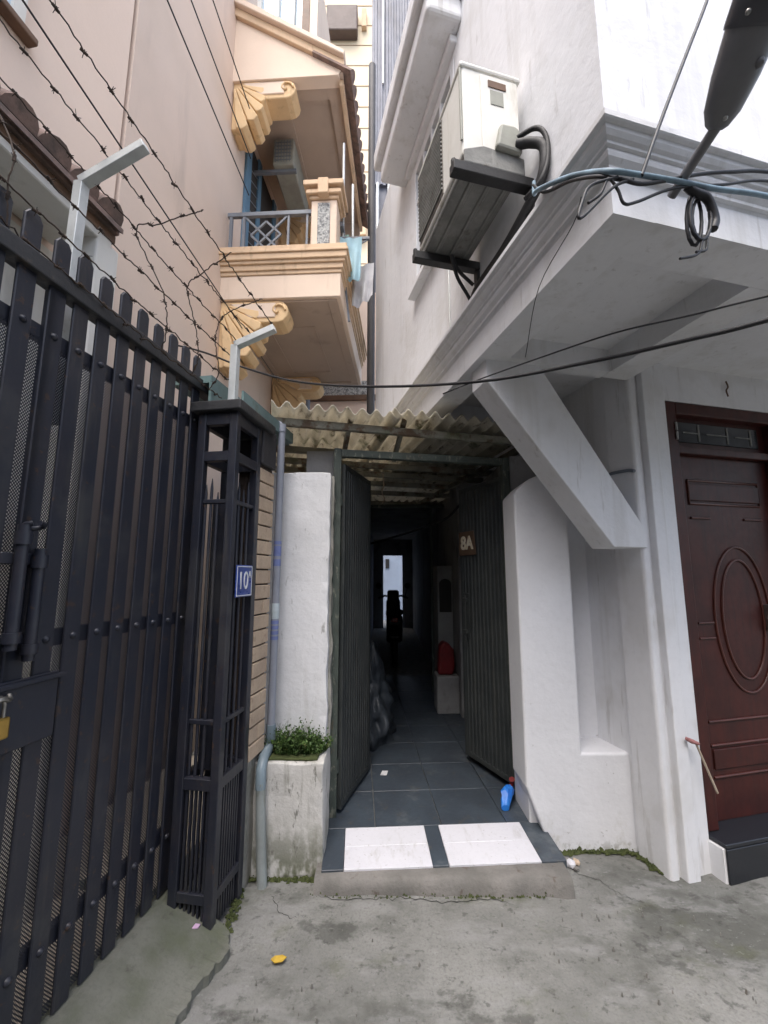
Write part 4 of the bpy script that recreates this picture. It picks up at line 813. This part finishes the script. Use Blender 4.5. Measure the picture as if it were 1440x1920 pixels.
cable('black_cable', [(-.05, -.13, 2.70), (-.12, -.125, 2.66), (-.235, -.12, 2.538), (-.222, -.12, 2.60), (-.19, -.12, 2.655), (-.10, -.125, 2.70)], .0045, blackcab, 'pointed loop of slack black cable left of the lamp arm')
cable('black_cable', [(-.20, -.115, 2.60), (-.16, -.12, 2.635), (-.13, -.122, 2.69), (-.10, -.122, 2.66), (-.08, -.12, 2.622), (-.03, -.12, 2.64), (.105, -.125, 2.713), (.30, -.13, 2.77), (.518, -.12, 2.848), (.9, -.1, 2.9)], .0045, blackcab, 'thin black cable dipping below the blue cable')
ck = thing('cable_coil', 'coil of spare black cable hanging under the lamp arm', 'cable coil', R(.2, -.12, 2.6))
for k, (rx, rz, dx) in enumerate(((.042, .085, 0), (.036, .075, .012), (.030, .092, -.006))):
    MB(R).tube([(.205 + dx + rx * math.cos(t * .4488) + .012 * math.sin(t * .4488), -.12 + .008 * k, 2.645 + rz * math.sin(t * .4488)) for t in range(15)], .0055, 6).build('turn', blackcab, ck)
MB(R).tube(spline([(.165, -.12, 2.74), (.185, -.125, 2.72), (.235, -.125, 2.71), (.262, -.12, 2.65), (.25, -.12, 2.61)], 5), .013, 8).build('taped_joint', blackcab, ck)
MB(R).tube(spline([(.20, -.12, 2.56), (.185, -.12, 2.52), (.16, -.12, 2.50), (.105, -.12, 2.48)], 5), .004, 6).tube(spline([(.22, -.12, 2.57), (.21, -.12, 2.53), (.17, -.12, 2.515)], 5), .004, 6).build('loose_end', blackcab, ck)
cable('drop_cable', [(-.023, -.135, 2.715), (.082, -.135, 2.953), (.226, -.135, 3.264), (.337, -.135, 3.503), (.6, -.14, 4.1)], .0055, blackcab, 'black cable rising steeply past the lamp to the upper right')
cable('long_cable', [(-1.873, 3.3, 3.478), (-1.419, 3.1, 3.272), (-1.026, 2.95, 3.061), (-.575, 2.7, 2.834), (-.061, 2.3, 2.615), (.455, 1.9, 2.456), (.815, 1.6, 2.393), (1.02, 1.3, 2.319), (1.128, 1.15, 2.289), (1.5, .6, 2.2)], .0075, blackcab, 'long black cable sagging across the whole lane', W)
cable('thin_cable', [(.30, 2.05, 2.46), (.455, 1.95, 2.486), (.658, 1.75, 2.484), (.874, 1.5, 2.459), (1.029, 1.3, 2.405), (1.138, 1.15, 2.366), (1.5, .6, 2.2)], .0035, blackcab, 'thin black cable rising right from the white brace', W)
cable('thin_line', [(.66, 1.25, 2.80), (.652, 1.3, 2.744), (.60, 1.5, 2.649), (.577, 1.62, 2.426)], .0018, blackcab, 'hair thin line slanting across the white fascia', W, 5, 5)
for i, (z, y0, lb) in enumerate(((5.55, 4.0, 'lowest thin wire strung high along the pink wall'), (6.0, 4.0, 'middle thin wire strung high along the pink wall'), (6.51, 3.9, 'highest thin wire strung along the pink wall'), (4.03, 5.2, 'thin wire below the pink balcony beside the barbed wire'))):
    MB(K).tube(lin2((.25, -1.5, z), (.25, y0, z), 10, .01), .006 if i != 3 else .005, 6).build('overhead_wire', blackcab, None, label=lb, cat='wire', group='overhead wires by the pink house')
# small hook and stains by the door, stick hanging at the pilaster
MB(R).tube(spline([(1.01, 1.20, 2.17), (.985, 1.16, 2.175), (.985, 1.04, 2.165), (.985, .985, 2.15)], 5), .010, 8).build('wall_hook', greyrail, None, label='grey metal hook on the white corner above the niche', cat='hook')
st = thing('hanging_stick', 'bare wooden stick tied with red tape beside the wooden door', 'stick', R(1.2, .94, .55))
MB(R).tube([(1.175, .935, .665), (1.283, .93, .402)], .006, 8).build('stick', stickm, st); MB(R).tube([(1.120, .94, .685), (1.145, .925, .672), (1.19, .93, .655)], [.009, .012, .008], 8).build('tape', redt, st)
MB(R).tube(spline([(1.78, .99, 2.80), (1.785, .985, 2.76), (1.76, .98, 2.73), (1.77, .98, 2.69)], 5), .005, 6).build('wire_stub', brownf, None, label='short twisted wire stub on the wall above the door', cat='wire')

# ================================================================== LAUNDRY
dk = thing('drying_rack', 'thin metal drying rack reaching out from the pink balcony', 'drying rack', K(1.25, 4.3, 5.2))
MB(K).beam((.95, 4.26, 5.22), (1.52, 4.26, 5.205), .03, .03).build('crossbar', greyrail, dk); MB(K).beam((1.20, 4.27, 5.2), (1.30, 4.30, 4.25), .022, .022).build('post', greyrail, dk)
MB(K).beam((1.50, 4.26, 5.19), (1.22, 4.28, 5.05), .014, .014).build('brace', greyrail, dk); MB(K).beam((1.0, 4.26, 5.20), (1.22, 4.28, 5.05), .014, .014).build('brace', greyrail, dk)
for x, z1 in ((1.22, 6.5), (1.33, 5.95)): MB(K).tube([(x, 4.3, 5.2), (x - .01, 4.32, z1)], .014, 8).build('pole', galv, dk)
def cloth(name, x0, x1, ztop, zbot, y, m, label, seed):
    b = MB(K); nx, nz_ = 14, 12; vs = []; rnd = random.Random(seed); ph_ = rnd.uniform(0, 6)
    for t in (0, .004):
        for j in range(nz_ + 1):
            for i in range(nx + 1):
                u, v = i / nx, j / nz_; x = x0 + (x1 - x0) * (u * (1 - .12 * v) + .06 * v)
                z = ztop + (zbot - ztop) * v * (1 + .12 * math.sin(u * 3.1 + ph_) * v) - .02 * math.sin(u * math.pi)
                vs.append((x, y + t + .025 * math.sin(u * 14 + ph_ + v * 2) * (.3 + v) + .02 * fbm(u, v, seed, 3), z))
    m_ = nx + 1; o = (nz_ + 1) * m_; fs = [(j * m_ + i, j * m_ + i + 1, (j + 1) * m_ + i + 1, (j + 1) * m_ + i) for j in range(nz_) for i in range(nx)]
    b.add(vs, fs + [tuple(o + q for q in f[::-1]) for f in fs], True); b.build(name, m, None, label=label, cat='laundry', group='washing on the drying rack')
cloth('towel', 1.10, 1.28, 5.34, 4.86, 4.34, cloth_g, 'pale green towel hung at the inner side of the drying rack', 1)
cloth('towel', 1.20, 1.44, 5.20, 4.74, 4.22, cloth_b, 'light blue towel hung under the drying rack bar', 2)
cloth('towel', 1.30, 1.56, 5.02, 4.55, 4.40, cloth_w, 'white towel hung lowest on the outside of the rack', 3)
cloth('towel', 1.04, 1.20, 5.42, 5.02, 4.40, cloth_p, 'dusty pink cloth hung behind the green towel', 4)

# ================================================================== THINGS IN AND BEFORE THE ALLEY
def tarp_heap():
    b = MB(W); n, mz = 48, 24; vs = []
    for j in range(mz + 1):
        v = j / mz; z = .10 + .82 * v
        for i in range(n):
            a_ = 2 * math.pi * i / n; rx = .19 * (1 - .8 * v ** 1.8) * (1 + .16 * math.sin(a_ * 8 + v * 9) * (1 - .5 * v) + .32 * fbm(math.cos(a_) * 1.3, math.sin(a_) * 1.3, v * 3, 2)); ry = rx * 1.9
            vs.append((-.125 + rx * math.cos(a_) * (1.0 if v > .5 else 1.05), 4.15 + ry * math.sin(a_), z + .02 * fbm(a_, v, 2, 3)))
    fs = [(j * n + i, j * n + (i + 1) % n, (j + 1) * n + (i + 1) % n, (j + 1) * n + i) for j in range(mz) for i in range(n)] + [list(range(mz * n, mz * n + n))]
    b.add(vs, fs, True); b.build('tarpaulin_heap', tarp, None, label='dark crumpled tarpaulin heap behind the left alley gate leaf', cat='tarpaulin')
tarp_heap()
MB(W).prism([(.58, .48), (.64, .48), (.745, .48), (.765, .58), (.76, .74), (.71, .80), (.65, .83), (.60, .78)], 'y', 4.75, 4.92).build('red_bag', red_m, None, .03, 3, label='dark red bag standing on a ledge at the right of the alley', cat='bag')
MB(W).box(.56, .798, 4.70, 4.98, .10, .478).build('ledge_block', dark_in, None, .01, 1, label='dim plaster ledge block under the red bag', cat='ledge')
mbk = thing('motorbike', 'dark scooter parked deep in the alley before the lit doorway', 'motorbike', (.17, 7.2, .1))
MB(W).tube([(.17 + .27 * math.sin(t * .4488) * 0, 7.05 + .24 * math.cos(t * .4488), .36 + .24 * math.sin(t * .4488)) for t in range(15)], .05, 8).build('wheel', black_m, mbk)
MB(W).tube([(.17, 8.20 + .24 * math.cos(t * .4488), .36 + .24 * math.sin(t * .4488)) for t in range(15)], .05, 8).build('wheel', black_m, mbk)
MB(W).prism([(6.95, .62), (7.1, .45), (7.7, .42), (8.0, .62), (8.1, 1.05), (7.98, 1.12), (7.85, .70), (7.6, .80), (6.98, .92), (6.88, .82)], 'x', .04, .30).build('body', bike_m, mbk, .05, 3)
MB(W).prism([(6.85, .92), (7.55, .82), (7.6, .90), (7.3, .97), (6.9, 1.0)], 'x', .03, .31).build('seat', black_m, mbk, .04, 3)
MB(W).prism([(7.9, .9), (8.1, .85), (8.2, 1.18), (8.08, 1.28), (7.98, 1.2)], 'x', .06, .28).build('front_cowl', bike_m, mbk, .05, 3)
MB(W).tube([(-.10, 7.95, 1.12), (.02, 8.02, 1.16), (.17, 8.05, 1.12), (.32, 8.02, 1.16), (.44, 7.95, 1.12)], .018, 8).build('handlebar', black_m, mbk)
MB(W).box(.12, .22, 6.86, 6.90, .80, .87).build('tail_lamp', redlamp, mbk, .01, 2)
MB(W).prism([(6.75, .55), (6.95, .70), (6.9, .74), (6.72, .60)], 'x', .10, .24).build('rear_mudguard', bike_m, mbk, .01, 1)
for sx_ in (-1, 1):
    MB(W).tube([(.17 + .22 * sx_, 8.0, 1.14), (.17 + .26 * sx_, 8.0, 1.30)], .008, 6).build('mirror_stem', black_m, mbk); MB(W).disc((.17 + .27 * sx_, 8.0, 1.34), (0, 1, 0), .055, .02, 12).build('mirror', black_m, mbk)
MB(W).box(.05, .17, 13.96, 14.0, 1.75, 2.05).build('meter_box', black_m, None, .01, 1, label='small dark meter box on the bright wall beyond the alley', cat='meter box')
def scrap(name, x, y, z, pts, m, label, cat, h=.004, bend=.01):
    b = MB(W); n = len(pts); vs = [(x + p[0], y + p[1], z + h + bend * abs(p[0]) * 8) for p in pts] + [(x + p[0], y + p[1], z + bend * abs(p[0]) * 8) for p in pts]
    b.add(vs, [list(range(n)), list(range(2 * n - 1, n - 1, -1))] + [(i, n + i, n + (i + 1) % n, (i + 1) % n) for i in range(n)]); return b.build(name, m, None, label=label, cat=cat)
scrap('paper_scrap', 0.0, 3.36, .103, [(-.026, -.03), (.018, -.034), (.030, .03), (-.012, .036)], paper, 'small white paper scrap in the middle of the alley tiles', 'litter')
MB(W).prism([(-.215, .103), (-.135, .103), (-.128, .150), (-.20, .160)], 'y', 4.0, 4.06).build('foam_piece', paper, None, .005, 1, label='white foam piece beside the tarpaulin heap', cat='litter')
bb = thing('blue_bag', 'bright blue crumpled plastic bag at the foot of the right gate leaf', 'bag', (.79, 2.92, .1))
b = MB(W); n = 10; vs = []
for j in range(9):
    t = j / 8; c_ = Vector((.752 + .075 * t, 2.865 + .16 * t, .118 + .055 * math.sin(t * 2.6)))
    for i in range(n):
        a_ = 2 * math.pi * i / n; r_ = (.022 + .018 * math.sin(t * 3.0)) * (1 + .35 * fbm(t * 2, a_, 1, 2)); vs.append((c_.x + r_ * math.cos(a_), c_.y, c_.z + r_ * .8 * math.sin(a_)))
b.add(vs, [(j * n + i, j * n + (i + 1) % n, (j + 1) * n + (i + 1) % n, (j + 1) * n + i) for j in range(8) for i in range(n)] + [list(range(n)), list(range(8 * n, 9 * n))]); b.build('film', bluebag, bb)
MB(W).tube([(.828, 3.025, .15), (.85, 3.04, .19), (.845, 3.03, .21)], [.02, .012, .02], 8).build('knot', red_m, bb)
scrap('fallen_leaf', -.427, 1.962, .006, [(-.030, -.006), (-.012, -.018), (.018, -.014), (.032, .004), (.012, .018), (-.018, .012)], yellow, 'yellow fallen leaf on the lane concrete', 'leaf', .003, .02)
scrap('sweet_wrapper', -.80, 2.04, .066, [(-.012, -.012), (.012, -.008), (.015, .010), (-.008, .014)], mat('pink_foil', (.62, .42, .62), None, 20, .4, 0), 'tiny pink wrapper on the mossy ramp', 'litter')
# rubble by the right end of the doorstep and loose stones
rr_ = random.Random(5)
def stone(name, x, y, s_, m, label, cat, group):
    bm = bmesh.new(); bmesh.ops.create_icosphere(bm, subdivisions=1, radius=1)
    sd = rr_.uniform(0, 50)
    for v in bm.verts: v.co = Vector((v.co.x * s_ * rr_.uniform(.9, 1.1), v.co.y * s_ * .8, v.co.z * s_ * .6)) * (1 + .3 * noise.noise(v.co * 1.3 + Vector((sd, 0, 0))))
    me = bpy.data.meshes.new(name); bm.to_mesh(me); bm.free(); me.materials.append(m); o = bpy.data.objects.new(name, me); C.objects.link(o); o.location = (x, y, s_ * .35)
    o.rotation_euler = (0, 0, rr_.uniform(0, 6)); o['label'] = label; o['category'] = cat; o['group'] = group
for i, (x, y, s_) in enumerate(((1.005, 2.53, .034), (.985, 2.56, .026), (1.045, 2.55, .022), (1.02, 2.50, .018))): stone('rubble_piece', x, y, s_, wtile if i == 0 else (brick_m if i == 2 else lip), ['pale broken tile lump at the right end of the doorstep', 'grey rubble lump behind the pale broken tile', 'reddish brick crumb beside the pale broken tile', 'small grey crumb in front of the pale broken tile'][i], 'rubble', 'rubble by the doorstep')
gb = MB(W)
for _ in range(170):                                 # loose grit, too small to pick apart
    x, y, q = rr_.uniform(-.55, 2.0), rr_.uniform(1.2, 2.36), rr_.choice((.002, .0025, .003, .004, .006)); a0 = rr_.uniform(0, 6)
    c4 = [(x + q * math.cos(a0 + k * 1.57) * rr_.uniform(.7, 1.2), y + q * math.sin(a0 + k * 1.57) * rr_.uniform(.7, 1.2)) for k in range(4)]
    gb.add([(p[0], p[1], -.006) for p in c4] + [(p[0] * .4 + x * .6, p[1] * .4 + y * .6, .004 + q) for p in c4], [(0, 1, 5, 4), (1, 2, 6, 5), (2, 3, 7, 6), (3, 0, 4, 7), (4, 5, 6, 7)])
go = gb.build('grit', lip); go['kind'] = 'stuff'; go['label'] = 'loose grit scattered over the lane concrete'; go['category'] = 'grit'
gnd = bpy.data.objects['ground']; crack_m = mat('crack_shadow', (.03, .03, .027), None, 20, .95, 0)
def crack(pts, wd, seed):
    rnd = random.Random(seed); P = spline([(x, y, 0) for x, y in pts], 9); vs = []
    for k, p in enumerate(P):
        d = Vector(P[min(k + 1, len(P) - 1)]) - Vector(P[max(k - 1, 0)]); nn = Vector((-d.y, d.x, 0)).normalized(); o_ = rnd.gauss(0, .006); q = wd * rnd.uniform(.4, 1.2) * min(1, 4 * (1 - k / len(P)) + .15)
        x, y = p[0] + nn.x * o_, p[1] + nn.y * o_; h_ = .011 * fbm(x, y, 1, 1.1) + .004 * fbm(x, y, 5, 7) - .004 + .0025
        vs += [(x - nn.x * q, y - nn.y * q, h_), (x + nn.x * q, y + nn.y * q, h_)]
    MB(W).add(vs, [(2 * k, 2 * k + 1, 2 * k + 3, 2 * k + 2) for k in range(len(P) - 1)]).build('crack', crack_m, gnd)
crack([(1.0, 2.49), (1.10, 2.43), (1.16, 2.34), (1.24, 2.29)], .0016, 1)
crack([(-.33, 2.31), (-.1, 2.29), (.08, 2.305), (.3, 2.28), (.5, 2.30), (.62, 2.27)], .0022, 2)
crack([(-.55, 2.32), (-.48, 2.22), (-.40, 2.18)], .0016, 3)
struct(MB(G).box(-1.075, -.32, -3, 1.4, .02, .135).build('yard_floor', mat('pale_yard_tile', (.60, .54, .45), (.52, .46, .38), 3, .6, .05, 30)))
def moss_line(name, pts, r, label_, seed):
    rnd = random.Random(seed); b = MB(W); P = spline(pts, 14)
    for p in P:
        for _ in range(5):
            x, y, z = p[0] + rnd.gauss(0, .012), p[1] + rnd.gauss(0, .008), max(0, p[2] + rnd.gauss(0, .006)); q = rnd.uniform(.35, 1) * r
            b.add([(x - q, y - q * .7, z - .004), (x + q, y - q * .6, z - .004), (x + q * .7, y + q * .8, z - .004), (x - q * .8, y + q * .7, z - .004), (x + rnd.gauss(0, q * .3), y, z + q * rnd.uniform(.4, .9))], [(0, 1, 4), (1, 2, 4), (2, 3, 4), (3, 0, 4)])
    o = b.build(name, moss_m); o['kind'] = 'stuff'; o['label'] = label_; o['category'] = 'moss'
moss_line('moss', [(.96, 2.62, .0), (1.10, 2.65, .0), (1.28, 2.65, .0), (1.40, 2.64, .0), (1.44, 2.55, .0), (1.47, 2.48, 0)], .014, 'dark moss along the foot of the white pier', 1)
moss_line('moss', [(-.72, 2.43, .0), (-.55, 2.43, .0), (-.40, 2.43, .0), (-.32, 2.42, .0)], .012, 'dark moss along the foot of the planter block', 2)
moss_line('moss', [(-.34, 2.33, .0), (-.1, 2.315, .0), (.3, 2.32, .0), (.6, 2.315, .0), (.92, 2.33, .0)], .007, 'thin dirt line along the foot of the doorstep', 3)
moss_line('moss', [(-.70, 2.07, .0), (-.70, 2.2, .0), (-.72, 2.35, .0)], .010, 'dark moss beside the gate post foot', 4)
